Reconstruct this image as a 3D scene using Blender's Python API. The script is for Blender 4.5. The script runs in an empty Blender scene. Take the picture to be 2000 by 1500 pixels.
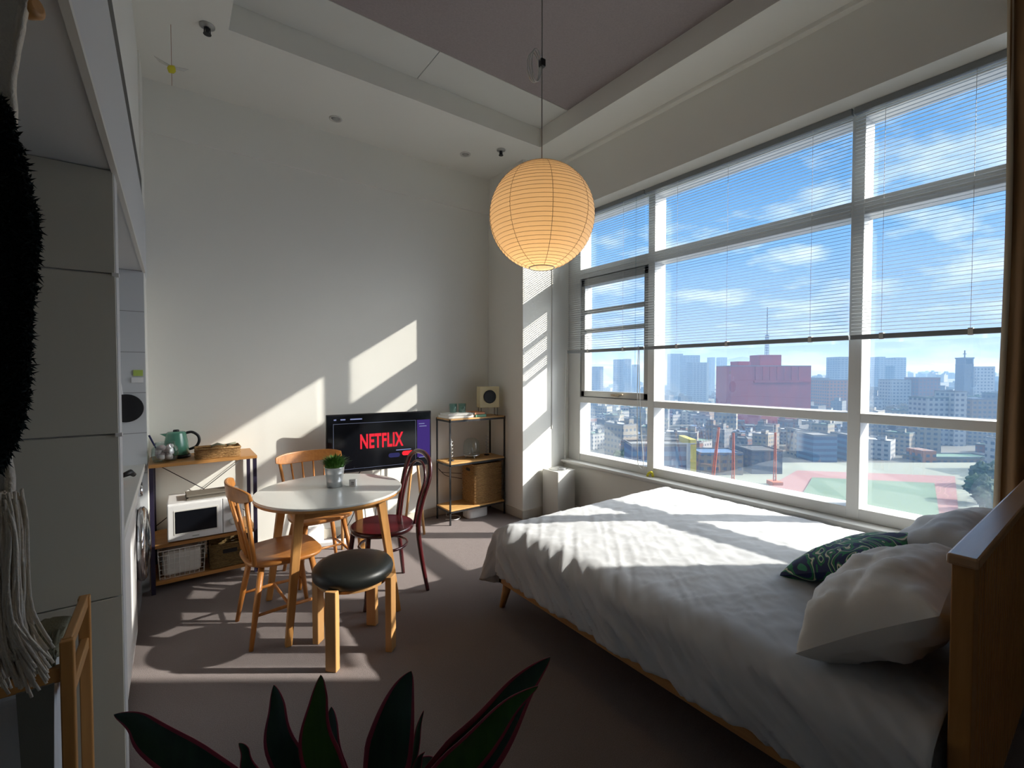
import bpy, math, random
from mathutils import Vector, Matrix, noise
sc = bpy.context.scene
COL = sc.collection
PI = math.pi

# ------------------------------------------------------------------ camera
YAW = math.radians(36.4)
FW = Vector((math.sin(YAW), math.cos(YAW), 0)); RT = Vector((math.cos(YAW), -math.sin(YAW), 0))
cd = bpy.data.cameras.new('camera'); cam = bpy.data.objects.new('camera', cd); COL.objects.link(cam)
cam.location = (0, 0, 1.5); cam.rotation_euler = (math.radians(90 - 1.47), 0, -YAW)
cd.sensor_fit = 'HORIZONTAL'; cd.sensor_width = 36; cd.lens = 36 * 897 / 2000
cd.clip_start = 0.02; cd.clip_end = 12000
sc.camera = cam

# ------------------------------------------------------------------ world sky with clouds
W = bpy.data.worlds.new('world'); sc.world = W; W.use_nodes = True
nt = W.node_tree; N = nt.nodes; L = nt.links; N.clear()
def nd(t, **k):
    n = N.new(t)
    for a, b in k.items(): setattr(n, a, b)
    return n
tc = nd('ShaderNodeTexCoord'); sep = nd('ShaderNodeSeparateXYZ'); L.new(tc.outputs['Generated'], sep.inputs[0])
rmp = nd('ShaderNodeValToRGB'); L.new(sep.outputs['Z'], rmp.inputs[0])
cr = rmp.color_ramp; cr.elements[0].position = 0.0; cr.elements[0].color = (.30, .39, .58, 1)
cr.elements[1].position = 1.0; cr.elements[1].color = (1, 1, 1, 1)
e = cr.elements.new(.08); e.color = (.26, .38, .62, 1)
e = cr.elements.new(.25); e.color = (.125, .31, .62, 1)
e = cr.elements.new(.48); e.color = (.06, .23, .50, 1)
e = cr.elements.new(.60); e.color = (.20, .42, .70, 1)
e = cr.elements.new(.78); e.color = (1, 1, 1, 1)   # unseen white brightness overhead, added to light the bed from above
addz = nd('ShaderNodeMath', operation='ADD'); addz.inputs[1].default_value = .16; L.new(sep.outputs['Z'], addz.inputs[0])
dx = nd('ShaderNodeMath', operation='DIVIDE'); L.new(sep.outputs['X'], dx.inputs[0]); L.new(addz.outputs[0], dx.inputs[1])
dy = nd('ShaderNodeMath', operation='DIVIDE'); L.new(sep.outputs['Y'], dy.inputs[0]); L.new(addz.outputs[0], dy.inputs[1])
cmb = nd('ShaderNodeCombineXYZ'); L.new(dx.outputs[0], cmb.inputs[0]); L.new(dy.outputs[0], cmb.inputs[1])
cn = nd('ShaderNodeTexNoise'); cn.inputs['Scale'].default_value = 1.7; cn.inputs['Detail'].default_value = 9; cn.inputs['Roughness'].default_value = .55
L.new(cmb.outputs[0], cn.inputs['Vector'])
cramp = nd('ShaderNodeValToRGB'); L.new(cn.outputs[0], cramp.inputs[0])
cramp.color_ramp.elements[0].position = .50; cramp.color_ramp.elements[0].color = (0, 0, 0, 1)
cramp.color_ramp.elements[1].position = .66; cramp.color_ramp.elements[1].color = (1, 1, 1, 1)
zf = nd('ShaderNodeMapRange'); zf.inputs[1].default_value = 0; zf.inputs[2].default_value = .22; zf.inputs[3].default_value = .25; zf.inputs[4].default_value = 1.0; L.new(sep.outputs['Z'], zf.inputs[0])
cf_ = nd('ShaderNodeMath', operation='MULTIPLY'); L.new(cramp.outputs[0], cf_.inputs[0]); L.new(zf.outputs[0], cf_.inputs[1])
mx = nd('ShaderNodeMixRGB'); L.new(cf_.outputs[0], mx.inputs[0]); L.new(rmp.outputs[0], mx.inputs[1]); mx.inputs[2].default_value = (.60, .68, .78, 1)
# glow around the sun, added outside the frame at right to brighten the room
nrm = nd('ShaderNodeVectorMath', operation='DOT_PRODUCT'); L.new(tc.outputs['Generated'], nrm.inputs[0]); nrm.inputs[1].default_value = Vector((1, -.725, .635)).normalized()
mxd = nd('ShaderNodeMath', operation='MAXIMUM'); mxd.inputs[1].default_value = 0; L.new(nrm.outputs['Value'], mxd.inputs[0])
pwd = nd('ShaderNodeMath', operation='POWER'); pwd.inputs[1].default_value = 20; L.new(mxd.outputs[0], pwd.inputs[0])
gl = nd('ShaderNodeMixRGB', blend_type='ADD'); gl.inputs[0].default_value = 1; L.new(mx.outputs[0], gl.inputs[1])
gc = nd('ShaderNodeVectorMath', operation='SCALE'); gc.inputs[0].default_value = (11.0, 10.7, 10.2); L.new(pwd.outputs[0], gc.inputs['Scale']); L.new(gc.outputs[0], gl.inputs[2])
zb_ = nd('ShaderNodeMapRange'); zb_.interpolation_type = 'SMOOTHSTEP'; zb_.inputs[1].default_value = .58; zb_.inputs[2].default_value = .85; zb_.inputs[3].default_value = 1.0; zb_.inputs[4].default_value = 1.6; L.new(sep.outputs['Z'], zb_.inputs[0])  # further lifts the brightness added overhead
bg = nd('ShaderNodeBackground'); L.new(zb_.outputs[0], bg.inputs[1]); L.new(gl.outputs[0], bg.inputs[0])
wo = nd('ShaderNodeOutputWorld'); L.new(bg.outputs[0], wo.inputs[0])

# ------------------------------------------------------------------ sun
SD = Vector((-1, .725, -.635)).normalized()
sl = bpy.data.lights.new('sun', 'SUN'); sl.energy = 5.1; sl.color = (1.0, .93, .83); sl.angle = math.radians(.7)
so = bpy.data.objects.new('sun', sl); COL.objects.link(so); so.rotation_euler = SD.to_track_quat('-Z', 'Y').to_euler(); so.location = (30, -20, 20)
# daylight portal in the window opening (tells the sampler where the sky comes in)
pl = bpy.data.lights.new('window_portal', 'AREA'); pl.shape = 'RECTANGLE'; pl.size = 3.6; pl.size_y = 2.6; pl.cycles.is_portal = True
po = bpy.data.objects.new('window_portal', pl); COL.objects.link(po); po.location = (3.66, 1.8, 1.87); po.rotation_euler = (PI/2, 0, PI/2)

# ------------------------------------------------------------------ exposure
vs = sc.view_settings; vs.view_transform = 'Standard'; vs.look = 'None'; vs.gamma = 1; vs.use_curve_mapping = False
vs.exposure = 1.0
cy = sc.cycles; cy.max_bounces = 10; cy.diffuse_bounces = 6; cy.glossy_bounces = 4; cy.transparent_max_bounces = 24; cy.transmission_bounces = 6; cy.volume_bounces = 0
cy.sample_clamp_indirect = 6; cy.use_denoising = True; cy.caustics_refractive = False; cy.caustics_reflective = False

# ------------------------------------------------------------------ materials
def mat(name, col, rough=.6, metal=0, **k):
    m = bpy.data.materials.new(name); m.use_nodes = True
    n = m.node_tree.nodes; l = m.node_tree.links; b = n['Principled BSDF']
    b.inputs['Base Color'].default_value = (*col, 1); b.inputs['Roughness'].default_value = rough; b.inputs['Metallic'].default_value = metal
    if 'spec' in k: b.inputs['Specular IOR Level'].default_value = k['spec']
    if 'coat' in k: b.inputs['Coat Weight'].default_value = k['coat']; b.inputs['Coat Roughness'].default_value = .15
    if 'sheen' in k: b.inputs['Sheen Weight'].default_value = k['sheen']
    v = k.get('var')   # colour variation (col2, scale, stretch)
    tcn = n.new('ShaderNodeTexCoord'); mp = n.new('ShaderNodeMapping'); l.new(tcn.outputs['Object'], mp.inputs[0])
    if v:
        mp.inputs['Scale'].default_value = v[2]
        t = n.new('ShaderNodeTexNoise'); t.inputs['Scale'].default_value = v[1]; t.inputs['Detail'].default_value = 6; t.inputs['Roughness'].default_value = .6
        l.new(mp.outputs[0], t.inputs['Vector'])
        r = n.new('ShaderNodeValToRGB'); r.color_ramp.elements[0].position = .3; r.color_ramp.elements[1].position = .7
        r.color_ramp.elements[0].color = (*v[0], 1); r.color_ramp.elements[1].color = (*col, 1)
        l.new(t.outputs[0], r.inputs[0]); l.new(r.outputs[0], b.inputs['Base Color'])
    bp = k.get('bump')  # (scale, strength, distance)
    if bp:
        t = n.new('ShaderNodeTexNoise'); t.inputs['Scale'].default_value = bp[0]; t.inputs['Detail'].default_value = 4
        l.new(tcn.outputs['Object'], t.inputs['Vector'])
        bn = n.new('ShaderNodeBump'); bn.inputs['Strength'].default_value = bp[1]; bn.inputs['Distance'].default_value = bp[2]
        l.new(t.outputs[0], bn.inputs['Height']); l.new(bn.outputs[0], b.inputs['Normal'])
    return m
def emis(name, col, s):
    m = bpy.data.materials.new(name); m.use_nodes = True; n = m.node_tree.nodes; n.clear()
    e = n.new('ShaderNodeEmission'); e.inputs[0].default_value = (*col, 1); e.inputs[1].default_value = s
    o = n.new('ShaderNodeOutputMaterial'); m.node_tree.links.new(e.outputs[0], o.inputs[0]); return m
def wood(name, c1, c2, axis='x', rough=.45):
    st = {'x': (1.2, 14, 14), 'y': (14, 1.2, 14), 'z': (14, 14, 1.2)}[axis]
    return mat(name, c1, rough, var=(c2, 2.2, st), bump=(60, .05, .001))
def glassy(name, tint, refl=.06, rough=.0, alpha=None):
    m = bpy.data.materials.new(name); m.use_nodes = True; n = m.node_tree.nodes; l = m.node_tree.links; n.clear()
    t = n.new('ShaderNodeBsdfTransparent'); t.inputs[0].default_value = (*tint, 1)
    g = n.new('ShaderNodeBsdfGlossy'); g.inputs['Roughness'].default_value = rough
    lw = n.new('ShaderNodeLayerWeight'); lw.inputs[0].default_value = .5
    pw = n.new('ShaderNodeMath'); pw.operation = 'POWER'; pw.inputs[1].default_value = 5; l.new(lw.outputs['Facing'], pw.inputs[0])
    a = n.new('ShaderNodeMath'); a.operation = 'MULTIPLY_ADD'; a.inputs[1].default_value = 1-refl; a.inputs[2].default_value = refl; a.use_clamp = True; l.new(pw.outputs[0], a.inputs[0])
    x = n.new('ShaderNodeMixShader'); l.new(a.outputs[0], x.inputs[0]); l.new(t.outputs[0], x.inputs[1]); l.new(g.outputs[0], x.inputs[2])
    o = n.new('ShaderNodeOutputMaterial'); l.new(x.outputs[0], o.inputs[0]); return m
M = {}
M['wall'] = mat('painted_wall', (.87, .86, .80), .75, var=((.85, .84, .78), 1.5, (1, 1, 1)), bump=(220, .08, .002))
M['ceil'] = mat('painted_ceiling', (.85, .84, .78), .8, bump=(150, .06, .002))
M['mauve'] = mat('mauve_ceiling_paper', (.36, .31, .31), .9, var=((.31, .27, .27), 90, (1, 1, 1)), bump=(300, .3, .002))
M['panel'] = mat('ceiling_panel', (.70, .70, .66), .7)
M['carpet'] = mat('carpet', (.30, .245, .235), .97, var=((.17, .135, .13), 260, (1, 1, 1)), bump=(420, 1.0, .006), sheen=.15)
M['frame'] = mat('window_frame_paint', (.72, .72, .69), .4)
M['alu'] = mat('aluminium', (.42, .42, .40), .38, .5)
M['blind'] = mat('blind_slat', (.42, .45, .47), .45)
M['rail'] = mat('blind_rail', (.24, .26, .27), .4)
M['glass'] = glassy('window_glass', (.97, .985, .99), .08)
M['clear'] = glassy('clear_glass', (.90, .95, .95), .06, .02)
M['teal_glass'] = glassy('teal_glass', (.72, .90, .88), .08, .03)
M['green_glass'] = mat('kettle_green', (.10, .30, .21), .2, coat=.5)
M['oak'] = wood('oak_x', (.54, .265, .08), (.41, .19, .055), 'x')
M['oakz'] = wood('oak_z', (.56, .28, .085), (.44, .205, .06), 'z')
M['oaky'] = wood('oak_y', (.56, .30, .11), (.40, .20, .07), 'y')
M['chair'] = wood('chair_wood', (.56, .225, .052), (.42, .155, .034), 'z', .38)
M['chairx'] = wood('chair_wood_x', (.54, .225, .055), (.41, .155, .038), 'x', .35)
M['stoolw'] = wood('birch', (.60, .33, .13), (.50, .26, .095), 'z')
M['pine'] = wood('pine_shelf', (.66, .38, .14), (.52, .28, .09), 'x')
M['head'] = wood('headboard_wood', (.46, .22, .06), (.34, .15, .035), 'z')
M['headcap'] = wood('headboard_cap_wood', (.50, .30, .16), (.42, .24, .12), 'x', .3)
M['maroon'] = mat('bentwood_maroon', (.075, .010, .012), .25, var=((.045, .006, .008), 6, (1, 1, 1)), coat=.6)
M['cane'] = mat('embossed_seat', (.13, .03, .015), .35, var=((.06, .010, .008), 40, (1, 1, 1)), coat=.4)
M['black'] = mat('black_metal', (.012, .012, .014), .45)
M['indigo'] = mat('dark_metal', (.025, .02, .045), .4)
M['leather'] = mat('black_leather', (.012, .014, .013), .42, bump=(180, .15, .001))
M['white'] = mat('white_plastic', (.80, .80, .80), .35)
M['offwhite'] = mat('off_white', (.68, .67, .63), .5)
M['lam'] = mat('white_laminate', (.72, .73, .70), .28, coat=.2)
M['linen'] = mat('cotton_sheet', (.53, .54, .555), .85, bump=(500, .15, .001), sheen=.2)
M['pillow'] = mat('cotton_pillow', (.72, .70, .66), .85, bump=(450, .15, .001), sheen=.2)
M['chrome'] = mat('chrome', (.75, .76, .78), .12, 1)
M['zinc'] = mat('zinc', (.62, .65, .68), .32, .9)
M['grass'] = mat('grass_leaf', (.10, .26, .03), .5, var=((.04, .13, .02), 60, (1, 1, 1)))
M['leaf'] = mat('dark_leaf', (.022, .062, .028), .35, var=((.012, .035, .018), 5, (12, 12, 1)))
M['leafl'] = mat('light_leaf', (.05, .13, .015), .35, var=((.03, .09, .012), 5, (12, 12, 1)))
M['leafred'] = mat('red_leaf_margin', (.30, .03, .06), .4)
M['terra'] = mat('terracotta', (.40, .18, .10), .8)
M['soil'] = mat('soil', (.04, .03, .02), .95)
M['wicker'] = mat('wicker', (.46, .27, .10), .7, var=((.22, .11, .035), 55, (1, 1, 2.5)), bump=(90, 1, .006))
M['wickerd'] = mat('wicker_dark', (.26, .17, .06), .75, var=((.12, .07, .022), 55, (1, 1, 2.5)), bump=(90, 1, .006))
M['cream'] = mat('speaker_cream', (.80, .70, .42), .5)
M['screen'] = mat('screen_glass', (.006, .007, .010), .12, spec=.6)
M['bezel'] = mat('tv_bezel', (.01, .01, .012), .3)
M['macrame'] = mat('cotton_cord', (.78, .70, .58), .9, bump=(160, .7, .004))
M['tuft'] = mat('dark_tuft', (.008, .016, .015), .95)
M['tile'] = mat('kitchen_tile', (.60, .62, .64), .25)
M['cabinet'] = mat('cabinet_laminate', (.58, .57, .50), .5)
M['header'] = mat('header_paint', (.60, .61, .62), .5)
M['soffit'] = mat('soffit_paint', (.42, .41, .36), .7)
M['curtain'] = mat('brown_curtain', (.22, .12, .05), .9, bump=(200, .3, .002))
M['hem'] = mat('curtain_hem', (.55, .46, .33), .9)
M['canvas'] = mat('grey_canvas', (.12, .12, .10), .9, bump=(300, .3, .001))
M['bag'] = mat('white_bag', (.62, .64, .66), .8)
M['navy'] = mat('navy_strap', (.02, .025, .10), .8)
M['throw'] = mat('throw_olive', (.30, .29, .20), .95, bump=(200, .8, .004))
M['pinkish'] = mat('pink_wrap', (.60, .42, .42), .7, var=((.75, .65, .62), 40, (1, 1, 1)))
M['greycloth'] = mat('grey_mat', (.17, .15, .12), .9, bump=(120, .5, .003))
M['book_w'] = mat('book_white', (.72, .72, .68), .6); M['book_o'] = mat('book_orange', (.75, .32, .16), .6); M['book_g'] = mat('book_green', (.20, .45, .30), .6)
M['yellow'] = mat('yellow', (.70, .62, .03), .5)
M['lime'] = mat('lime_card', (.42, .55, .12), .6); M['copper'] = mat('copper_orange', (.75, .28, .12), .35)
M['steel'] = mat('washer_silver', (.55, .56, .58), .25, .6)
M['darkglass'] = mat('dark_glass', (.02, .025, .03), .08, coat=.5)
M['baseb'] = mat('baseboard_paint', (.62, .58, .50), .5)

# paper lantern: thin paper that lets the bulb's light through
def paper():
    m = bpy.data.materials.new('rice_paper'); m.use_nodes = True; n = m.node_tree.nodes; l = m.node_tree.links; n.clear()
    d = n.new('ShaderNodeBsdfDiffuse'); d.inputs[0].default_value = (.86, .80, .68, 1)
    t = n.new('ShaderNodeBsdfTranslucent'); t.inputs[0].default_value = (.90, .76, .56, 1)
    x = n.new('ShaderNodeMixShader'); x.inputs[0].default_value = .5; l.new(d.outputs[0], x.inputs[1]); l.new(t.outputs[0], x.inputs[2])
    o = n.new('ShaderNodeOutputMaterial'); l.new(x.outputs[0], o.inputs[0]); return m
M['paper'] = paper()
# patterned cushion
def cushion_mat():
    m = mat('tropical_print', (.02, .12, .05), .8); n = m.node_tree.nodes; l = m.node_tree.links; b = n['Principled BSDF']
    tcx = n.new('ShaderNodeTexCoord'); nz = n.new('ShaderNodeTexNoise'); nz.inputs['Scale'].default_value = 4.0; nz.inputs['Detail'].default_value = 1.5; nz.inputs['Distortion'].default_value = 1.6
    l.new(tcx.outputs['Object'], nz.inputs['Vector'])
    mu = n.new('ShaderNodeMath'); mu.operation = 'MULTIPLY'; mu.inputs[1].default_value = 9; l.new(nz.outputs[0], mu.inputs[0])
    fr = n.new('ShaderNodeMath'); fr.operation = 'FRACT'; l.new(mu.outputs[0], fr.inputs[0])
    r = n.new('ShaderNodeValToRGB'); r.color_ramp.interpolation = 'CONSTANT'; l.new(fr.outputs[0], r.inputs[0])
    el = r.color_ramp.elements; el[0].position = 0; el[0].color = (.010, .018, .07, 1); el[1].position = .34; el[1].color = (.012, .17, .06, 1)
    for p, c in ((.62, (.02, .09, .05)), (.72, (.55, .52, .38)), (.84, (.03, .20, .10)), (.93, (.015, .02, .06))):
        q = el.new(p); q.color = (*c, 1)
    l.new(r.outputs[0], b.inputs['Base Color']); return m
M['print'] = cushion_mat()
# tiles with thin seams every 0.27 m
def seams(m, period, axis, width, dark):
    n = m.node_tree.nodes; l = m.node_tree.links; b = n['Principled BSDF']; c = tuple(b.inputs['Base Color'].default_value)
    g = n.new('ShaderNodeTexCoord'); s = n.new('ShaderNodeSeparateXYZ'); l.new(g.outputs['Object'], s.inputs[0])
    a = n.new('ShaderNodeMath'); a.operation = 'DIVIDE'; a.inputs[1].default_value = period; l.new(s.outputs[axis], a.inputs[0])
    f_ = n.new('ShaderNodeMath'); f_.operation = 'FRACT'; l.new(a.outputs[0], f_.inputs[0])
    q = n.new('ShaderNodeMath'); q.operation = 'LESS_THAN'; q.inputs[1].default_value = width / period; l.new(f_.outputs[0], q.inputs[0])
    x = n.new('ShaderNodeMixRGB'); l.new(q.outputs[0], x.inputs[0]); x.inputs[1].default_value = c; x.inputs[2].default_value = (*dark, 1)
    l.new(x.outputs[0], b.inputs['Base Color'])
seams(M['tile'], .272, 'Z', .005, (.30, .31, .32))

# city wall materials: rows of windows
def city_mat(name, col, win=(.05, .07, .10), fh=3.2, fwid=3.4, wfrac=.55, hfrac=.45):
    m = bpy.data.materials.new(name); m.use_nodes = True; n = m.node_tree.nodes; l = m.node_tree.links; b = n['Principled BSDF']
    b.inputs['Roughness'].default_value = .8
    g = n.new('ShaderNodeTexCoord'); s = n.new('ShaderNodeSeparateXYZ'); l.new(g.outputs['Object'], s.inputs[0])
    def op(o, a, v=None, b2=None):
        q = n.new('ShaderNodeMath'); q.operation = o; l.new(a, q.inputs[0])
        if v is not None: q.inputs[1].default_value = v
        if b2 is not None: l.new(b2, q.inputs[1])
        return q.outputs[0]
    hz = op('FRACT', op('DIVIDE', s.outputs['Z'], fh)); xy = op('FRACT', op('DIVIDE', op('ADD', s.outputs['X'], None, s.outputs['Y']), fwid))
    w = op('MULTIPLY', op('LESS_THAN', hz, hfrac), None, op('LESS_THAN', xy, wfrac))
    x = n.new('ShaderNodeMixRGB'); l.new(w, x.inputs[0]); x.inputs[1].default_value = (*col, 1); x.inputs[2].default_value = (*win, 1)
    l.new(x.outputs[0], b.inputs['Base Color']); return m

# ------------------------------------------------------------------ mesh builder
class MB:
    def __init__(s): s.v = []; s.f = []; s.sm = []; s.mi = []
    def add(s, vs_, fs, smooth=False, mi=0, Mx=None):
        o = len(s.v)
        for p in vs_:
            p = Vector(p); s.v.append(Mx @ p if Mx else p)
        for f_ in fs: s.f.append(tuple(i + o for i in f_)); s.sm.append(smooth); s.mi.append(mi)
        return s
    def box(s, lo, hi, mi=0, Mx=None):
        x0, y0, z0 = lo; x1, y1, z1 = hi
        return s.add([(x0,y0,z0),(x1,y0,z0),(x1,y1,z0),(x0,y1,z0),(x0,y0,z1),(x1,y0,z1),(x1,y1,z1),(x0,y1,z1)],
                     [(0,3,2,1),(4,5,6,7),(0,1,5,4),(1,2,6,5),(2,3,7,6),(3,0,4,7)], False, mi, Mx)
    def tube(s, pts, r, n=8, cap=True, mi=0, closed=False, flat=None):
        pts = [Vector(p) for p in pts]; k = len(pts); o = len(s.v)
        rr = r if isinstance(r, (list, tuple)) else [r] * k
        up = None
        for i in range(k):
            if closed: t = pts[(i+1) % k] - pts[i-1]
            else: t = pts[min(i+1, k-1)] - pts[max(i-1, 0)]
            t.normalize()
            if up is None:
                up = Vector((0,0,1)) if abs(t.z) < .9 else Vector((1,0,0))
            a = up - t * up.dot(t)
            if a.length < 1e-6: a = t.orthogonal()
            a.normalize(); up = a; b = t.cross(a)
            for j in range(n):
                an = 2*PI*j/n; ca, sa = math.cos(an), math.sin(an)
                if flat: ca *= flat
                s.v.append(pts[i] + (a*ca + b*sa) * rr[i])
        rng = k if closed else k-1
        for i in range(rng):
            i2 = (i+1) % k
            for j in range(n):
                j2 = (j+1) % n
                s.f.append((o+i*n+j, o+i*n+j2, o+i2*n+j2, o+i2*n+j)); s.sm.append(n > 4); s.mi.append(mi)
        if cap and not closed:
            s.f.append(tuple(o+j for j in range(n))[::-1]); s.sm.append(False); s.mi.append(mi)
            s.f.append(tuple(o+(k-1)*n+j for j in range(n))); s.sm.append(False); s.mi.append(mi)
        return s
    def lathe(s, prof, c=(0,0,0), n=28, mi=0, smooth=True, Mx=None):
        o = len(s.v); c = Vector(c)
        for r, z in prof:
            for j in range(n):
                p = Vector((r*math.cos(2*PI*j/n), r*math.sin(2*PI*j/n), z)) 
                s.v.append((Mx @ p if Mx else p) + c)
        for i in range(len(prof)-1):
            for j in range(n):
                j2 = (j+1) % n
                s.f.append((o+i*n+j, o+i*n+j2, o+(i+1)*n+j2, o+(i+1)*n+j)); s.sm.append(smooth); s.mi.append(mi)
        s.f.append(tuple(o+j for j in range(n))[::-1]); s.sm.append(False); s.mi.append(mi)
        s.f.append(tuple(o+(len(prof)-1)*n+j for j in range(n))); s.sm.append(False); s.mi.append(mi)
        return s
    def prism(s, outline, z0, z1, mi=0, Mx=None):
        n = len(outline)
        vs_ = [(x, y, z0) for x, y in outline] + [(x, y, z1) for x, y in outline]
        fs = [tuple(range(n))[::-1], tuple(range(n, 2*n))] + [(i, (i+1) % n, n+(i+1) % n, n+i) for i in range(n)]
        return s.add(vs_, fs, False, mi, Mx)
    def grid(s, fn, nu, nv, smooth=True, mi=0):
        o = len(s.v)
        for i in range(nu+1):
            for j in range(nv+1): s.v.append(Vector(fn(i/nu, j/nv)))
        for i in range(nu):
            for j in range(nv):
                a = o+i*(nv+1)+j
                s.f.append((a, a+nv+1, a+nv+2, a+1)); s.sm.append(smooth); s.mi.append(mi)
        return s
    def build(s, name, m, parent=None, bevel=0, seg=2, sub=0, solid=0, loc=None, rz=0):
        me = bpy.data.meshes.new(name); me.from_pydata([tuple(v) for v in s.v], [], s.f)
        for x in (m if isinstance(m, (list, tuple)) else [m]): me.materials.append(x)
        for p, a, b in zip(me.polygons, s.sm, s.mi): p.use_smooth = a; p.material_index = b
        me.validate(); me.update()
        o = bpy.data.objects.new(name, me); COL.objects.link(o)
        if parent: o.parent = parent
        if loc: o.location = loc
        if rz: o.rotation_euler = (0, 0, rz)
        if solid: q = o.modifiers.new('s', 'SOLIDIFY'); q.thickness = solid; q.offset = 0
        if bevel: q = o.modifiers.new('b', 'BEVEL'); q.width = bevel; q.segments = seg; q.limit_method = 'ANGLE'; q.angle_limit = math.radians(40)
        if sub: q = o.modifiers.new('u', 'SUBSURF'); q.levels = sub; q.render_levels = sub
        return o
def tag(o, label=None, cat=None, group=None, kind=None):
    if label: o['label'] = label
    if cat: o['category'] = cat
    if group: o['group'] = group
    if kind: o['kind'] = kind
    return o
def thing(name, label, cat, loc=(0,0,0), rz=0, group=None, kind=None):
    o = bpy.data.objects.new(name, None); COL.objects.link(o); o.location = loc; o.rotation_euler = (0,0,rz); o.empty_display_size = .05
    return tag(o, label, cat, group, kind)
def kids(o): return [c for c in COL.objects if c.parent is o]
def dup(o, parent=None, loc=None, rz=None, label=None):
    c = o.copy(); COL.objects.link(c)
    if parent: c.parent = parent
    if loc is not None: c.location = loc
    if rz is not None: c.rotation_euler = (0, 0, rz)
    if label: c['label'] = label
    for ch in kids(o): dup(ch, c)
    return c
def struct(mb, name, m, **k):
    o = mb.build(name, m, **k); o['kind'] = 'structure'; return o
def B(lo, hi): return MB().box(lo, hi)
def catmull(pts, k=8, closed=False):
    P = [Vector(p) for p in pts]; out = []; n = len(P)
    for i in range(n if closed else n-1):
        p0 = P[(i-1) % n] if closed or i > 0 else P[0]; p1 = P[i]; p2 = P[(i+1) % n]
        p3 = P[(i+2) % n] if closed or i+2 < n else P[-1]
        for j in range(k):
            t = j/k
            out.append(.5*((2*p1)+(p2-p0)*t+(2*p0-5*p1+4*p2-p3)*t*t+(3*p1-3*p2+p3-p0)*t**3))
    if not closed: out.append(P[-1])
    return out
def fbm(x, y, z=0, o=4):
    return noise.fractal(Vector((x, y, z)), .9, 2.0, o)

# ================================================================== THE ROOM
CZ, UZ = 3.63, 3.80
struct(B((-2.3, -2.6, -.12), (3.70, 4.5, 0)), 'floor', M['carpet'])
# back wall; above 3.246 m it steps forward a little
bw = B((-.15, 4.31, 0), (3.7, 4.5, 3.82)); bw.box((-.15, 4.292, 3.246), (2.87, 4.312, CZ))
struct(bw, 'wall_back', M['wall'])
struct(B((2.85, 3.68, 0), (3.70, 4.312, CZ)), 'wall_pier', M['wall'])
struct(B((-.149, 4.298, 0), (2.851, 4.312, .085)).box((2.838, 3.67, 0), (2.852, 4.3, .085)).box((2.838, 3.668, 0), (3.425, 3.682, .085)), 'baseboard_back', M['baseb'], bevel=.002)
struct(B((3.405, .0, 0), (3.421, 3.669, .085)), 'baseboard_right', M['baseb'])
struct(B((3.235, 3.672, .9), (3.245, 3.682, 3.12)), 'trim_3', M['offwhite'])
# window wall: below the sill, head wall above, solid wall near the camera
rw = B((3.42, .05, 0), (3.70, 3.679, .548)); rw.box((3.22, -2.6, 3.1205), (3.70, 3.679, CZ-.001)); rw.box((3.42, -2.6, 0), (3.70, .049, 3.119))
struct(rw, 'wall_right', M['wall'])
# coving where the ceiling meets the window wall
struct(B((3.17, -2.6, 3.60), (3.222, 3.69, 3.632)), 'trim_1', M['ceil'], bevel=.004)
# sill board
struct(B((3.365, .05, .535), (3.50, 3.679, .5595)).box((3.395, .055, .515), (3.419, 3.675, .534)), 'trim_2', M['frame'], bevel=.004)
# ceiling with a raised tray
cb = MB()
cb.box((-.17, 3.39, CZ), (3.22, 4.31, CZ+.30)); cb.box((2.83, -2.6, CZ), (3.22, 3.39, CZ+.30)); cb.box((-.17, -2.6, CZ), (.31, 3.39, CZ+.30)); cb.box((.31, -2.6, CZ), (2.83, -1.6, CZ+.30))
struct(cb, 'ceiling', M['ceil'])
struct(B((.31, 3.01, UZ), (1.572, 3.39, UZ+.1)), 'ceiling_panel', M['panel'], bevel=.003)
struct(B((1.576, 3.01, UZ), (2.83, 3.39, UZ+.1)), 'ceiling_panel', M['panel'], bevel=.003)
struct(B((.31, -1.6, UZ+.004), (2.83, 3.01, UZ+.1)), 'ceiling_recess', M['mauve'])
# left side: loft header over the kitchen niche, loft soffit, wall above
struct(B((-.36, -2.6, 2.18), (-.15, 4.31, 2.68)), 'wall_loft_header', M['header'], bevel=.003)
struct(B((-.158, -2.6, 2.172), (-.142, 4.0, 2.19)), 'trim_4', M['offwhite'])
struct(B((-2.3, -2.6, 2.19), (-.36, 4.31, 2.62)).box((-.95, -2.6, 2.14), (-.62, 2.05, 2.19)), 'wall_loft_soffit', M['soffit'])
struct(B((-.30, -2.6, 2.68), (-.152, 3.96, 2.79)), 'trim_5', M['black'])
struct(B((-.36, -2.6, 2.79), (-.16, 4.31, CZ+.3)).box((-.36, 3.96, 2.68), (-.15, 4.31, CZ+.3)), 'wall_loft', M['wall'])
struct(B((-.42, 4.0, 0), (-.15, 4.5, 2.18)), 'wall_left', M['wall'])
struct(B((-1.2, 3.97, 0), (-.152, 4.001, 2.18)), 'wall_kitchen', M['tile'])
struct(B((-1.0, 2.17, 0), (-.8, 3.98, 2.19)), 'wall_kitchen_side', M['tile'])
# walls behind and left of the camera
struct(B((-2.3, -2.72, 0), (3.7, -2.6, CZ+.3)).box((-2.42, -2.7, 0), (-2.3, 4.3, 2.7)), 'wall_rear', M['wall'])
struct(B((.31, -2.6, UZ+.1), (2.83, 3.4, UZ+.13)), 'ceiling_back', M['ceil'])

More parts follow.
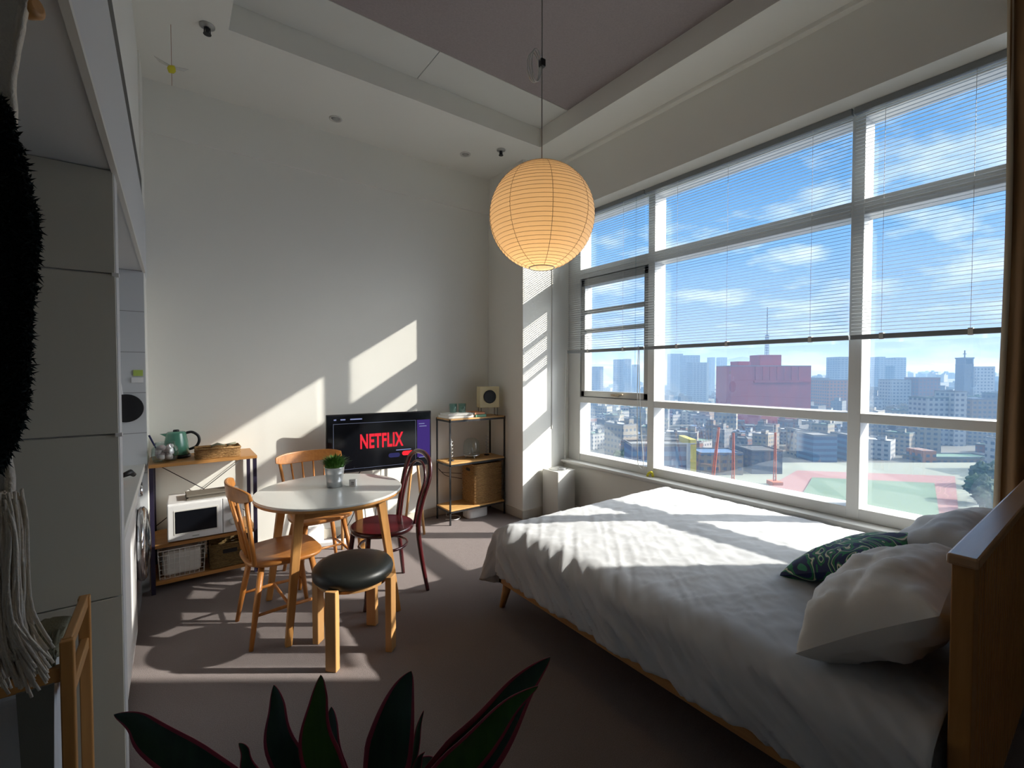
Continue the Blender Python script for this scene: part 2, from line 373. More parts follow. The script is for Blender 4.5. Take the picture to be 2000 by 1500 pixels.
# ------------------------------------------------------------------ window
wr = thing('window_1', None, None, (0,0,0)); wr['kind'] = 'structure'
X0, X1 = 3.48, 3.64; Y0, Y1 = .05, 3.68; Z0, Z1 = .56, 3.12
fr = MB()
fr.box((X0, Y0+.051, Z0), (X1, 3.499, .635)); fr.box((X0, Y0+.051, 3.085), (X1, 3.499, Z1)); fr.box((X0, 3.50, Z0), (X1, Y1-.001, Z1)); fr.box((X0, Y0, Z0), (X1, Y0+.05, Z1))
fr.build('window_frame', M['frame'], wr, bevel=.004)
for ym in (2.60, 1.055): B((X0-.004, ym-.035, Z0+.01), (X1-.004, ym+.035, Z1-.01)).build('mullion', M['frame'], wr, bevel=.004)
segs = ((Y0+.05, 1.02), (1.09, 2.565), (2.635, 3.5))
for a, b in segs:
    B((X0, a-.01, 1.18), (X1-.01, b+.01, 1.24)).build('transom', M['frame'], wr, bevel=.004)
    t = B((X0, a-.01, 2.48), (X1-.01, b+.01, 2.58)); t.box((X0-.008, a, 2.525), (X0+.01, b, 2.54)); t.build('transom', M['frame'], wr, bevel=.004)
for k, (a, b) in enumerate(segs):
    for z0, z1 in ((.635, 1.18), (1.24, 2.48), (2.58, 3.085)):
        if k == 2 and z0 == 1.24: continue
        B((3.596, a-.005, z0-.005), (3.602, b+.005, z1+.005)).build('window_pane', M['glass'], wr)
# opening casement in the left pane with two guard bars
cf = MB(); ya, yb = 2.64, 3.495
for lo, hi in (((3.49, ya, 1.245), (3.60, yb, 1.305)), ((3.49, ya, 2.40), (3.60, yb, 2.475)), ((3.49, ya, 1.245), (3.60, ya+.05, 2.475)), ((3.49, yb-.05, 1.245), (3.60, yb, 2.475))): cf.box(lo, hi)
co = cf.build('casement', M['alu'], wr, bevel=.005)
B((3.572, ya+.045, 1.30), (3.578, yb-.045, 2.405)).build('window_pane', M['glass'], co)
bb = MB()
for z in (2.13, 1.93): bb.box((3.50, ya+.045, z-.022), (3.53, yb-.045, z+.022))
bb.build('guard_bar', M['alu'], co, bevel=.003)
MB().box((3.462, 2.98, 1.262), (3.49, 3.06, 1.285)).tube([(3.465, 3.0, 1.275), (3.45, 2.96, 1.285), (3.45, 2.9, 1.287)], .007).build('handle', M['hem'], co)

# ------------------------------------------------------------------ blinds
def blind(y0, y1, label, cords, wand=None):
    t = thing('venetian_blind', label, 'blind', (3.40, (y0+y1)/2, 3.12), 0, 'venetian blinds over the window'); h = (y1-y0)/2
    B((-.02, -h, -.04), (.02, h, 0)).build('headrail', M['rail'], t, bevel=.003)
    s = MB(); th = math.radians(13); z = -.058; zb = 1.735-3.12
    while z > zb:
        Mx = Matrix.Translation((0, 0, z)) @ Matrix.Rotation(-th, 4, 'Y')
        s.add([(-.0125,-h+.004,0),(0,-h+.004,.0018),(.0125,-h+.004,0),(-.0125,h-.004,0),(0,h-.004,.0018),(.0125,h-.004,0),
               (-.0125,-h+.004,-.0006),(0,-h+.004,.0012),(.0125,-h+.004,-.0006),(-.0125,h-.004,-.0006),(0,h-.004,.0012),(.0125,h-.004,-.0006)],
              [(0,1,4,3),(1,2,5,4),(6,9,10,7),(7,10,11,8),(0,3,9,6),(2,8,11,5)], False, 0, Mx)
        z -= .0222
    s.build('slats', M['blind'], t)
    B((-.014, -h, 1.700-3.12), (.014, h, 1.730-3.12)).build('bottom_rail', M['rail'], t, bevel=.003)
    for c in cords:
        MB().tube([(-.013, c-(y0+y1)/2, -.04), (-.013, c-(y0+y1)/2, 1.722-3.12)], .0011, 5).box((-.017, c-(y0+y1)/2-.010, 1.697-3.12), (.017, c-(y0+y1)/2+.010, 1.735-3.12)).build('ladder_cord', M['offwhite'], t)
    if wand:
        y = wand-(y0+y1)/2; MB().tube([(-.03, y, -.04), (-.032, y, -1.57)], .005, 6).build('wand', M['clear'], t)
    return t
blind(2.615, 3.60, 'venetian blind over the narrow opening window nearest the corner pier', (3.30, 2.85), 2.69)
blind(1.065, 2.605, 'widest venetian blind over the middle window bay above the red building', (2.28, 1.85, 1.28))
blind(.38, 1.055, 'venetian blind over the right hand window bay nearest the headboard', (.90, .52))
tag(MB().tube(catmull([(3.375, 3.60, 1.74), (3.372, 3.61, 1.3), (3.375, 3.625, .80), (3.385, 3.63, .565)]), .0035, 6).tube([(3.385,3.63,.60),(3.385,3.63,.562)], .008, 8).build('blind_cord', M['offwhite']),
    'thin white blind pull cord hanging beside the pier down to the sill', 'cord')
tag(MB().tube(catmull([(3.375, 2.66, 1.74), (3.372, 2.665, 1.2), (3.376, 2.66, .72), (3.39, 2.645, .64), (3.40, 2.62, .63), (3.392, 2.61, .72), (3.385, 2.64, 1.1), (3.376, 2.65, 1.72)]), .003, 6).build('blind_cord', M['offwhite']),
    'looped white blind cord hanging in front of the first mullion', 'cord')
tag(MB().tube(catmull([(3.44, 2.60, .562), (3.43, 2.58, .59), (3.44, 2.555, .60), (3.45, 2.55, .563)]), .011, 8).build('cord_clip', M['yellow']), 'small yellow cord clip lying on the window sill', 'clip')

# ------------------------------------------------------------------ ceiling fittings
def downlight(x, y, label):
    t = thing('downlight', label, 'ceiling light', (x, y, CZ), 0, 'recessed downlights in the ceiling')
    MB().lathe([(.052, 0), (.052, -.006), (.04, -.008), (.038, -.002)]).build('trim_ring', M['offwhite'], t)
    MB().lathe([(.036, -.001), (.02, -.012), (.012, -.013)], n=20).build('lens', M['alu'], t)
downlight(1.13, 4.03, 'round recessed downlight in the ceiling left of the paper lantern')
downlight(2.33, 3.93, 'round recessed downlight in the ceiling nearest the corner pier')
def sprinkler(x, y, label):
    t = thing('sprinkler', label, 'sprinkler', (x, y, CZ), 0, 'sprinkler heads in the ceiling')
    MB().lathe([(.042, 0), (.042, -.006), (.02, -.008), (.018, -.012)]).build('collar', M['alu'], t)
    MB().lathe([(.012, -.008), (.01, -.04), (.004, -.042)], n=12).lathe([(.022, -.050), (.022, -.053)], n=14).tube([(.014,0,-.012),(.016,0,-.05)], .003).tube([(-.014,0,-.012),(-.016,0,-.05)], .003).build('head', M['black'], t)
sprinkler(.20, 3.43, 'dark sprinkler head in the ceiling above the desk')
sprinkler(2.56, 3.65, 'dark sprinkler head in the ceiling near the window wall')

bt = thing('bird_mobile', 'small yellow and white paper bird hanging on a thread from the ceiling', 'mobile', (.02, 3.55, 3.36))
MB().lathe([(.003, -.028), (.02, -.012), (.022, .004), (.012, .02), (.002, .03)], n=14, Mx=Matrix.Rotation(.5, 3, 'Y').to_4x4()).build('body', M['yellow'], bt)
MB().add([(0,-.01,.012),(.085,.0,.03),(.06,.02,.018),(0,.012,.012),(0,-.01,.015),(.085,.0,.033),(.06,.02,.021),(0,.012,.015)], [(0,1,2,3),(7,6,5,4),(0,4,5,1),(1,5,6,2),(2,6,7,3)]).add([(0,-.01,.012),(-.085,.0,.045),(-.06,.02,.03),(0,.012,.012),(0,-.01,.015),(-.085,.0,.048),(-.06,.02,.033),(0,.012,.015)], [(3,2,1,0),(4,5,6,7),(0,1,5,4),(1,2,6,5),(2,3,7,6)]).build('wing', M['offwhite'], bt)
MB().tube([(0,0,.02),(0,0,.27)], .0012, 4).tube([(0,0,-.02),(0,0,-.10)], .0012, 4).build('thread', M['terra'], bt)

# ------------------------------------------------------------------ paper lantern
lt = thing('paper_lantern', 'large round ribbed white paper lantern glowing warm, hanging from the ceiling', 'pendant lamp', (1.432, 1.702, 2.245))
LR = .25; prof = []
nr = 34
for i in range(nr*2+1):
    a = -PI/2 + math.radians(14) + (PI-math.radians(28))*i/(nr*2)
    k = 1.0 if i % 2 == 0 else .988
    prof.append((LR*k*math.cos(a), LR*k*math.sin(a)))
sh = MB(); n_ = 72; o_ = 0
for r, z in prof:
    for j in range(n_):
        a = 2*PI*j/n_; sh.v.append(Vector((r*math.cos(a), r*math.sin(a), z)))
for i in range(len(prof)-1):
    for j in range(n_):
        j2 = (j+1) % n_; sh.f.append((i*n_+j, i*n_+j2, (i+1)*n_+j2, (i+1)*n_+j)); sh.sm.append(True); sh.mi.append(0)
sh.build('lamp_shade', M['paper'], lt)
rb = MB()
for i in range(0, nr*2+1, 2):
    r, z = prof[i]; rb.tube([(r*1.002*math.cos(2*PI*j/48), r*1.002*math.sin(2*PI*j/48), z) for j in range(48)], .0009, 4, closed=True)
rb.build('wire_ribs', mat('rib_wire', (.42, .34, .24), .7), lt)
sm_ = MB()
for q in range(8):
    a = 2*PI*q/8 + .28
    sm_.tube([(r*1.003*math.cos(a), r*1.003*math.sin(a), z) for r, z in prof], .0012, 4)
sm_.build('paper_seams', mat('paper_seam', (.45, .38, .28), .8), lt)
MB().tube([(.0605*math.cos(2*PI*j/40), .0605*math.sin(2*PI*j/40), -.2435) for j in range(40)], .003, 6, closed=True).build('bottom_ring', M['offwhite'], lt)
MB().lathe([(.001, -.095), (.02, -.088), (.03, -.065), (.028, -.045), (.014, -.02), (.013, .02), (.001, .02)], n=20).build('bulb', emis('bulb_glow', (1, .62, .28), 6), lt)
MB().lathe([(.018, .02), (.018, .075), (.006, .09)], n=16).tube([(0,0,.07),(0,0,1.555)], .003, 6).build('cord', mat('cord_grey', (.28, .27, .25), .7), lt)
ck = MB()
for k in range(3):
    ck.tube([(-.035+.028*math.cos(a)*(1+.12*k), .012*k, 0.70+.075*math.sin(a)*(1-.05*k)) for a in [2*PI*j/24 for j in range(24)]], .0028, 6, closed=True)
ck.build('coiled_cord', M['offwhite'], lt)
MB().box((-.012, -.012, .705), (.014, .012, .74)).build('cord_clamp', M['black'], lt, bevel=.003)
pb = bpy.data.lights.new('lantern_bulb', 'POINT'); pb.energy = .85; pb.color = (1, .66, .34); pb.shadow_soft_size = .03
pbo = bpy.data.objects.new('lantern_bulb', pb); COL.objects.link(pbo); pbo.location = (1.432, 1.702, 2.12)

# ================================================================== BED
bed = thing('bed', 'wooden double bed with slatted headboard under the window', 'bed', (0,0,0))
B((1.622, .28, .185), (1.652, 2.34, .30)).build('side_rail', M['oaky'], bed, bevel=.004)
B((3.27, .41, .185), (3.30, 2.34, .30)).build('side_rail', M['oaky'], bed, bevel=.004)
B((1.622, 2.31, .185), (3.30, 2.34, .30)).build('foot_rail', M['oak'], bed, bevel=.004)
B((1.652, .41, .25), (3.27, 2.31, .295)).build('slat_base', M['oak'], bed)
for x in (1.672, 3.26): MB().tube([(x, 2.30, .20), (x, 2.375, 0)], [.032, .018], 12).build('leg', M['oakz'], bed)
hm = MB()
hm.box((1.638, .232, 0), (1.69, .276, 1.0)); hm.box((3.05, .232, 0), (3.10, .276, 1.0)); hm.box((1.69, .240, .15), (3.05, .268, 1.0))
x = 1.70
while x < 3.01: hm.box((x, .235, .17), (x+.030, .273, .985)); x += .040
hbo = hm.build('headboard', M['head'], bed, bevel=.003)
MB().prism([(1.622, .222), (3.11, .222), (3.11, .284), (1.622, .284)], 1.0, 1.028).build('cap_rail', M['headcap'], hbo, bevel=.006)
# mattress
tag(B((1.668, .41, .296), (3.262, 2.30, .50)).box((1.668, .292, .296), (3.10, .41, .50)).build('mattress', M['linen'], bevel=.05, seg=4), 'white mattress lying on the wooden bed under the sheet', 'mattress')
# bedspread
def spread():
    TX0, TX1, TY0, TY1 = 1.695, 3.30, .398, 2.29
    top = .535; Lt = TX1-TX0; Lq = TY1-TY0; Ls = .325; Lf = .46
    m = MB(); nu, nv = 170, 210
    def bend(d, R, flare):
        if d <= 0: return 0, 0
        a = min(d/R, 1.3); e_ = d-R*a
        return R*math.sin(a)+e_*flare, -R*(1-math.cos(a))-e_*math.sqrt(1-flare*flare)
    def ridge(x): return (1-abs(x))**2
    def f(u, v):
        s = u*(Lt+Ls); q = v*(Lq+Lf); dS = s-Lt; dQ = q-Lq; fold = 0
        if dS > 0 and dQ > 0:
            a_, b_ = dS/Ls, dQ/Lf; ph = math.atan2(b_, a_); l_ = max(a_, b_)*(Ls+(Lf-Ls)*math.sin(ph)**2)
            o, z = bend(l_, .10, .04); t = max(a_, b_)
            fold = t*(.085*math.exp(-((ph-1.02)/.22)**2)-.012*math.exp(-((ph-.55)/.15)**2))
            X = TX0-(o+fold)*math.cos(ph)-.03*t*math.exp(-((ph-1.02)/.22)**2); Y = TY1+(o+fold)*math.sin(ph)
        elif dS > 0: o, z = bend(dS, .10, .04); X = TX0-o; Y = TY0+q
        elif dQ > 0: o, z = bend(dQ, .10, .06); X = TX1-s; Y = TY1+o
        else: z = 0; X = TX1-s; Y = TY0+q
        z += top
        if X < 3.12 and q < .5: Y -= .106*(1-q/.5)*min(1, (3.12-X)/.05)
        z += .016*math.sin(min(1, max(0, s/Lt))*PI)**.7*min(1, max(0, (Lq-q)/.3+.2) if dQ < 0 else .2)
        side = max(0, min(1, (dS+.25)/.35)); foot = max(0, min(1, (dQ+.12)/.3)); hang = max(0, min(1, dS/.1))
        w1 = ridge(fbm((q+1.5*s)*4.6, (s-q*.6)*.8, 1.3, 3)); w2 = fbm(X*13, Y*13, 4, 4); w3 = ridge(fbm((q+1.1*s)*9.5+2, (s-q*.8)*1.1, 7.7, 3)); w4 = ridge(fbm(X*3+Y*7, X*1.5-Y*.6, 3.1, 4))
        n_ = .014*side*w3*(1-foot) + .012*side*w1*(1-foot); f_ = .020*foot*ridge(fbm(s*9, q*1.2, 9, 3))
        z += (.0085*w4+.0030*w2+.005*w3*min(1, s/Lt))*(1-hang) + n_*(1-hang)*.22
        X -= n_*hang*2.3*(1 if dQ <= 0 else .3); Y += f_*max(0, min(1, dQ/.1))
        if dS > .12 and dQ <= 0: X = min(X, 1.612)
        if dQ > .14 and dS <= 0: Y = max(Y, 2.362)
        if dS > .33: z += .012*fbm(q*3, 2, 2, 2)
        return (X, Y, max(z, .14))
    m.grid(lambda a, b: f(1-a, b), nu, nv)
    return m.build('bedspread', M['linen'], solid=.005)
sp = spread(); tag(sp, 'crumpled white cotton bedspread draped over the bed', 'bedspread')

def pillow_mesh(w, d, h, seed, nw=44, wr_=.012, pinch=.10):
    m = MB()
    def f(side):
        def g(u, v):
            a, b = 2*u-1, 2*v-1
            sx = a*(1-pinch*(1-b*b)*0 - pinch*(b*b)*0.0); 
            k = max(0, (1-abs(a)**2.6))*max(0, (1-abs(b)**2.6))
            t = k**.48
            px = a*w/2*(1-pinch*(1-abs(b)**1.5)*abs(a)**3); py = b*d/2*(1-pinch*(1-abs(a)**1.5)*abs(b)**3)
            wz = fbm(px*7+seed, py*7, seed, 4)*wr_*1.5*min(1, k*5) + abs(fbm(px*4+py*6+seed, py*2, seed+3, 2))*wr_*2*min(1, k*4)
            return (px, py, side*(h/2*t) + wz)
        return g
    m.grid(f(1), nw, nw); o = len(m.v); m.grid(lambda u, v: f(-1)(1-u, v), nw, nw)
    return m
def place_rot(o, loc, rx=0, ry=0, rz=0):
    o.location = loc; o.rotation_euler = (rx, ry, rz)
p1 = pillow_mesh(.66, .44, .27, 3.1, wr_=.016).build('pillow', M['pillow']); tag(p1, 'large crumpled white pillow in front, leaning on the headboard', 'pillow', 'white bed pillows')
place_rot(p1, (1.965, .482, .712), math.radians(-38), math.radians(0), math.radians(2))
p2 = pillow_mesh(.66, .42, .22, 8.7, wr_=.012).build('pillow', M['linen']); tag(p2, 'white pillow behind the green cushion, nearest the window', 'pillow', 'white bed pillows')
place_rot(p2, (2.76, .485, .72), math.radians(-42), 0, math.radians(-2))
p3 = pillow_mesh(.54, .40, .15, 5.5, wr_=.004, pinch=.05).build('cushion', M['print']); tag(p3, 'green and navy leaf-print cushion lying against the white pillows', 'cushion')
place_rot(p3, (2.46, .73, .668), math.radians(-26), math.radians(-6), math.radians(-14))

# ================================================================== DINING TABLE
tb = thing('dining_table', 'round white-topped dining table with four tapered oak legs', 'table', (.80, 3.04, 0))
MB().lathe([(.432, .731), (.436, .738), (.44, .744), (.44, .752), (.437, .755)], n=80, smooth=False).build('tabletop', [M['lam']], tb)
MB().lathe([(.425, .722), (.434, .7245), (.438, .731), (.438, .7425)], n=80, smooth=False).build('top_edge', M['oak'], tb)
ap = MB()
for q in range(4):
    Mx = Matrix.Rotation(q*PI/2, 4, 'Z'); ap.box((-.23, .235, .66), (.23, .253, .723), 0, Mx)
ap.build('apron', M['oak'], tb, bevel=.002)
for sx in (-1, 1):
    for sy in (-1, 1):
        m = MB()
        a = [(-.026,-.026),(.026,-.026),(.026,.026),(-.026,.026)]; b_ = [(-.017,-.017),(.017,-.017),(.017,.017),(-.017,.017)]
        vs_ = [(sx*.235+x, sy*.235+y, .722) for x, y in a] + [(sx*.315+x, sy*.315+y, 0) for x, y in b_]
        m.add(vs_, [(0,1,2,3),(7,6,5,4),(0,4,5,1),(1,5,6,2),(2,6,7,3),(3,7,4,0)])
        m.build('leg', M['oakz'], tb, bevel=.005, seg=3)

# ================================================================== SPINDLE CHAIRS (face +X locally)
def spindle_chair(label, loc, rz):
    t = thing('spindle_chair', label, 'chair', loc, rz, 'light wooden spindle-back chairs at the table')
    m = MB(); out = []
    for i in range(40):
        a = 2*PI*i/40; c, s = math.cos(a), math.sin(a)
        x = .205*math.copysign(abs(c)**.55, c); y = .215*math.copysign(abs(s)**.55, s)
        y *= (1.0 if x > 0 else 1-.16*(-x/.205)); out.append((x, y))
    n = len(out)
    vs_ = []
    for k, (sc_, z) in enumerate(((.86, .418), (.97, .430), (1.0, .440), (1.0, .447), (.975, .452))):
        vs_ += [(x*sc_, y*sc_, z) for x, y in out]
    vs_ += [(x*.6, y*.6, .444) for x, y in out] + [(0, 0, .441)]
    fs = [tuple(range(n))[::-1]]
    for k in range(5): fs += [(k*n+i, k*n+(i+1) % n, (k+1)*n+(i+1) % n, (k+1)*n+i) for i in range(n)]
    fs += [(5*n+i, 5*n+(i+1) % n, 6*n) for i in range(n)]
    m.add(vs_, fs, True); m.build('seat', M['chairx'], t)
    for sx, sy in ((1,1),(1,-1),(-1,1),(-1,-1)):
        MB().tube([(sx*.13, sy*.13, .425), (sx*.165, sy*.165, .22), (sx*.20, sy*.195, 0)], [.0165, .017, .0115], 12).build('leg', M['chair'], t)
    for sy in (1, -1): MB().tube([(-.178, sy*.172, .17), (0, sy*.172, .175), (.178, sy*.172, .17)], [.008, .0105, .008], 8).build('stretcher', M['chair'], t)
    MB().tube([(0, -.172, .175), (0, .172, .175)], .0085, 8).build('stretcher', M['chair'], t)
    # crest rail, bent backwards in the middle
    cr_ = MB()
    def rail(u, z):
        y = -.245+.49*u; x = -.195-.065*(1-(2*u-1)**2); return x, y
    nn = 20; vs_ = []; fs = []
    for i in range(nn+1):
        u = i/nn; x, y = rail(u, 0); h = .041*(1-abs(2*u-1)**5*.55)
        vs_ += [(x-.011, y, .838-h), (x+.009, y, .838-h), (x-.003, y, .842+h), (x-.02, y, .842+h)]
    for i in range(nn):
        for j in range(4): fs.append((i*4+j, i*4+(j+1) % 4, (i+1)*4+(j+1) % 4, (i+1)*4+j))
    fs += [(3,2,1,0), (nn*4, nn*4+1, nn*4+2, nn*4+3)]
    cr_.add(vs_, fs); cr_.build('crest_rail', M['chairx'], t, bevel=.006, seg=3)
    for k in range(6):
        u = .07+.86*k/5; x, y = rail(u, 0); y2 = (-.16+.32*k/5)
        MB().tube([(-.165-.01*math.cos((k-2.5)*.4), y2, .445), (x-.004, y, .81)], [.0125 if k in (0, 5) else .009, .011 if k in (0, 5) else .0065], 8).build('spindle', M['chair'], t)
    return t
c1 = spindle_chair('spindle-back wooden chair at the left of the round table, by the microwave desk', (.50, 3.00, 0), math.radians(4))
dup(c1, None, (.86, 3.60, 0), math.radians(-86), 'spindle-back wooden chair behind the round table, in front of the television')

# ================================================================== BENTWOOD CHAIR (faces -X: local +X is front)
bc = thing('bentwood_chair', 'dark maroon bentwood chair with looped back at the right of the table', 'chair', (1.13, 3.02, 0), math.radians(184))
MB().lathe([(.185, .435), (.205, .437), (.210, .448), (.210, .462), (.203, .470), (.195, .468)], n=48).build('seat_ring', M['maroon'], bc)
MB().lathe([(.196, .452), (.196, .464), (.17, .460), (.06, .457), (.001, .457)], n=48).build('seat', M['cane'], bc)
for s_ in (1, -1):
    MB().tube(catmull([(.15, s_*.12, .445), (.165, s_*.135, .30), (.175, s_*.155, .12), (.20, s_*.175, 0)], 6), [.0165]*10+[.015]*5+[.012]*4, 12).build('leg', M['maroon'], bc)
bp_ = []
side = [(-.245, .180, 0), (-.215, .160, .20), (-.190, .150, .43), (-.215, .155, .60), (-.262, .175, .77), (-.285, .145, .875), (-.292, .075, .92), (-.294, 0, .932)]
full = side + [(x, -y, z) for x, y, z in side[-2::-1]]
pp = catmull(full, 6); nn = len(pp)
MB().tube(pp, [.0125+.004*min(1, min(i, nn-1-i)/8) for i in range(nn)], 12).build('back_loop', M['maroon'], bc)
ins = [(-.186, .105, .455), (-.212, .112, .60), (-.255, .122, .74), (-.272, .095, .82), (-.280, .045, .858), (-.281, 0, .865)]
MB().tube(catmull(ins + [(x, -y, z) for x, y, z in ins[-2::-1]], 6), .0095, 10).build('inner_loop', M['maroon'], bc)
MB().tube([(.158*math.cos(2*PI*j/40)-.005, .158*math.sin(2*PI*j/40), .33) for j in range(40)], .0095, 8, closed=True).build('leg_ring', M['maroon'], bc)

# ================================================================== STOOL
st = thing('stool', 'low stool with black leather cushion and four flat birch legs', 'stool', (.777, 2.515, 0), math.radians(-1))
MB().lathe([(.15, .388), (.192, .390), (.206, .404), (.211, .430), (.207, .446), (.194, .462), (.16, .472), (.08, .478), (.001, .479)], n=56).build('seat_cushion', M['leather'], st)
MB().lathe([(.185, .372), (.185, .39)], n=48, smooth=False).build('seat_board', M['stoolw'], st)
for k in range(4):
    a = PI/4+k*PI/2; Mx = Matrix.Rotation(a, 4, 'Z')
    MB().box((.196, -.030, 0), (.232, .030, .405), 0, Mx).build('leg', M['stoolw'], st, bevel=.004)

# ================================================================== PLANT POT AND CALENDAR BLOCK ON TABLE
pt = thing('potted_grass', 'small green grass plant in a zinc pot on the round table', 'plant', (.80, 3.00, .755))
# on the line of sight (650, 925): left of the table centre
pt.location = (.835, 3.08, .755)
MB().lathe([(.042, 0), (.047, .002), (.050, .035), (.0515, .038), (.0505, .042), (.056, .085), (.058, .088), (.0575, .094), (.061, .125), (.064, .128), (.062, .132), (.057, .128), (.054, .10), (.001, .10)], n=36).build('pot', M['zinc'], pt)
random.seed(5); gm = MB()
for i in range(900):
    a = random.random()*2*PI; r = .052*math.sqrt(random.random()); h = random.uniform(.055, .125)*(1-.30*r/.052); ln = random.uniform(.1, .6)*(.35+r/.045)
    d = Vector((math.cos(a), math.sin(a), 0)); p0 = d*r+Vector((0, 0, .105)); p1_ = p0+d*h*.35*ln+Vector((0, 0, h*.7)); p2_ = p0+d*h*ln*1.05+Vector((0, 0, h*(1.1-.35*ln)))
    sd_ = Vector((-d.y, d.x, 0))*random.uniform(.002, .0042)
    gm.add([p0-sd_, p0+sd_, p1_+sd_*1.4, p1_-sd_*1.4, p2_], [(0,1,2,3),(3,2,4)], True)
gm.build('foliage', M['grass'], pt)['kind'] = 'stuff'
cbk = thing('calendar_block', 'tiny white calendar block beside the zinc pot', 'calendar', (.935, 3.02, .755), math.radians(-38))
B((-.022, -.012, 0), (.022, .012, .045)).build('block', M['white'], cbk, bevel=.002)
mk = MB(); yy = -.0125
mk.box((-.004, yy, .010), (-.001, yy+.0008, .030)); mk.box((.005, yy, .010), (.008, yy+.0008, .030)); mk.box((.001, yy, .028), (.010, yy+.0008, .031)); mk.box((-.007, yy, .028), (-.001, yy+.0008, .031))
mk.build('printed_mark', M['black'], cbk)

# ================================================================== TELEVISION ON AN EASEL STAND
TVR = math.radians(-6.4)
tv = thing('television', 'flat television showing a dark streaming screen with red lettering', 'television', (1.50, 4.02, 0), TVR)
w, z0, z1 = .467, .625, 1.135
B((-w, -.012, z0), (w, .020, z1)).build('body', M['bezel'], tv, bevel=.004)
B((-w+.012, -.0145, z0+.018), (w-.012, -.0115, z1-.012)).build('screen', M['screen'], tv)
def sq(x0, x1, a, b, m_, name, y=-.0155):
    return B((x0, y, a), (x1, y+.001, b)).build(name, m_, tv)
E_line = emis('screen_line', (.30, .34, .48), .35)
fx0, fx1, fz0, fz1 = -.41, .315, .655, 1.055
lm = MB()
for lo, hi in (((fx0, fz1-.002), (fx1, fz1)), ((fx0, fz0), (fx1, fz0+.002)), ((fx0, fz0), (fx0+.002, fz1)), ((fx1-.002, fz0), (fx1, fz1))): lm.box((lo[0], -.0155, lo[1]), (hi[0], -.0148, hi[1]))
lm.build('screen_outline', E_line, tv)
sq(fx1+.014, w-.014, z0+.08, 1.055, emis('screen_purple', (.09, .05, .30), .30), 'screen_side_banner')
pm = MB()
tm_ = emis('screen_text', (.30, .34, .60), .4)
for k, (a, b_, zq) in enumerate(((.345, .40, 1.015), (.350, .42, .992), (.345, .41, .70))): B((a, -.0165, zq), (b_, -.0155, zq+.006)).build('screen_small_text', tm_, tv)
for a, b_ in ((-.405, -.385), (-.35, -.31), (-.27, -.17)): B((a, -.0157, 1.085), (b_, -.0148, 1.095)).build('screen_small_text', tm_, tv)
B((.13, -.0157, .785), (.27, -.0148, .793)).build('screen_small_text', tm_, tv)
def pill(x0, x1, za, zb, m_, nm):
    r = (zb-za)/2; out = [(x1-r+r*math.cos(t), (za+zb)/2+r*math.sin(t)) for t in [(-PI/2+PI*i/10) for i in range(11)]] + [(x0+r+r*math.cos(t), (za+zb)/2+r*math.sin(t)) for t in [(PI/2+PI*i/10) for i in range(11)]]
    MB().prism(out, 0, .001, 0, Matrix.Translation((0, -.0150, 0)) @ Matrix.Rotation(PI/2, 4, 'X')).build(nm, m_, tv)
pill(.06, .165, .725, .765, emis('screen_button', (.02, .02, .07), .8), 'screen_button')
pill(.185, .295, .735, .775, emis('screen_button_red', (.75, .02, .03), .8), 'screen_button')
# lettering
tc_ = bpy.data.curves.new('lettering', 'FONT'); tc_.body = 'NETFLIX'; tc_.size = .145; tc_.extrude = .0006; tc_.offset = .0045; tc_.align_x = 'CENTER'; tc_.space_character = 1.06
to = bpy.data.objects.new('tmp_text', tc_); COL.objects.link(to)
dg = bpy.context.evaluated_depsgraph_get(); dg.update(); me_ = bpy.data.meshes.new_from_object(to.evaluated_get(dg)); bpy.data.objects.remove(to)
lo_ = bpy.data.objects.new('lettering', me_); COL.objects.link(lo_); lo_.parent = tv
bb_ = [v.co.x for v in me_.vertices]; ww = max(bb_)-min(bb_); me_.materials.clear(); me_.materials.append(emis('lettering_red', (.80, .03, .05), .55))
sx_ = .385/ww; lo_.scale = (sx_, .125/.104, 1); lo_.rotation_euler = (PI/2, 0, 0); lo_.location = (.005-(max(bb_)+min(bb_))/2*sx_, -.0158, .83)
es = thing('tv_stand', 'light wooden easel stand with crossed legs holding the television', 'stand', (1.50, 4.02, 0), TVR)
for s_ in (-1, 1):
    MB().tube([(s_*.33, .045, .86), (s_*.36, -.11, 0)], [.014, .012], 10).build('leg', M['stoolw'], es)
    MB().tube([(s_*.325, .055, .86), (s_*.27, .19, 0)], [.014, .012], 10).build('leg', M['stoolw'], es)
B((-.36, .022, .82), (.36, .046, .88)).build('crossbar', M['black'], es, bevel=.003)
tag(MB().tube(catmull([(1.52, 4.085, .64), (1.55, 4.20, .42), (1.53, 4.25, .2), (1.50, 4.26, .02)]), .0035, 6).build('power_cable', M['black']), 'thin black cable hanging under the television', 'cable')
tag(MB().tube(catmull([(1.36, 4.085, .66), (1.28, 4.18, .45), (1.33, 4.24, .25), (1.24, 4.2, .1), (1.16, 4.22, .012)]), .004, 6).build('power_cable', M['black']), 'looping cable behind the back chair under the television', 'cable')
ps = thing('power_strip', 'white power strip lying on the carpet behind the back chair', 'power strip', (1.05, 4.12, 0), math.radians(-20))
B((-.15, -.03, 0), (.15, .03, .04)).build('body', M['white'], ps, bevel=.006)
rt = thing('router_box', 'small white router leaning on the wall under the television', 'router', (.95, 4.20, 0), 0)
B((-.09, -.02, .005), (.09, .02, .16)).build('case', M['white'], rt, bevel=.01)
for s_ in (-1, 1): MB().tube([(s_*.07, .0, .15), (s_*.075, .01, .24)], .005).build('antenna', M['white'], rt)

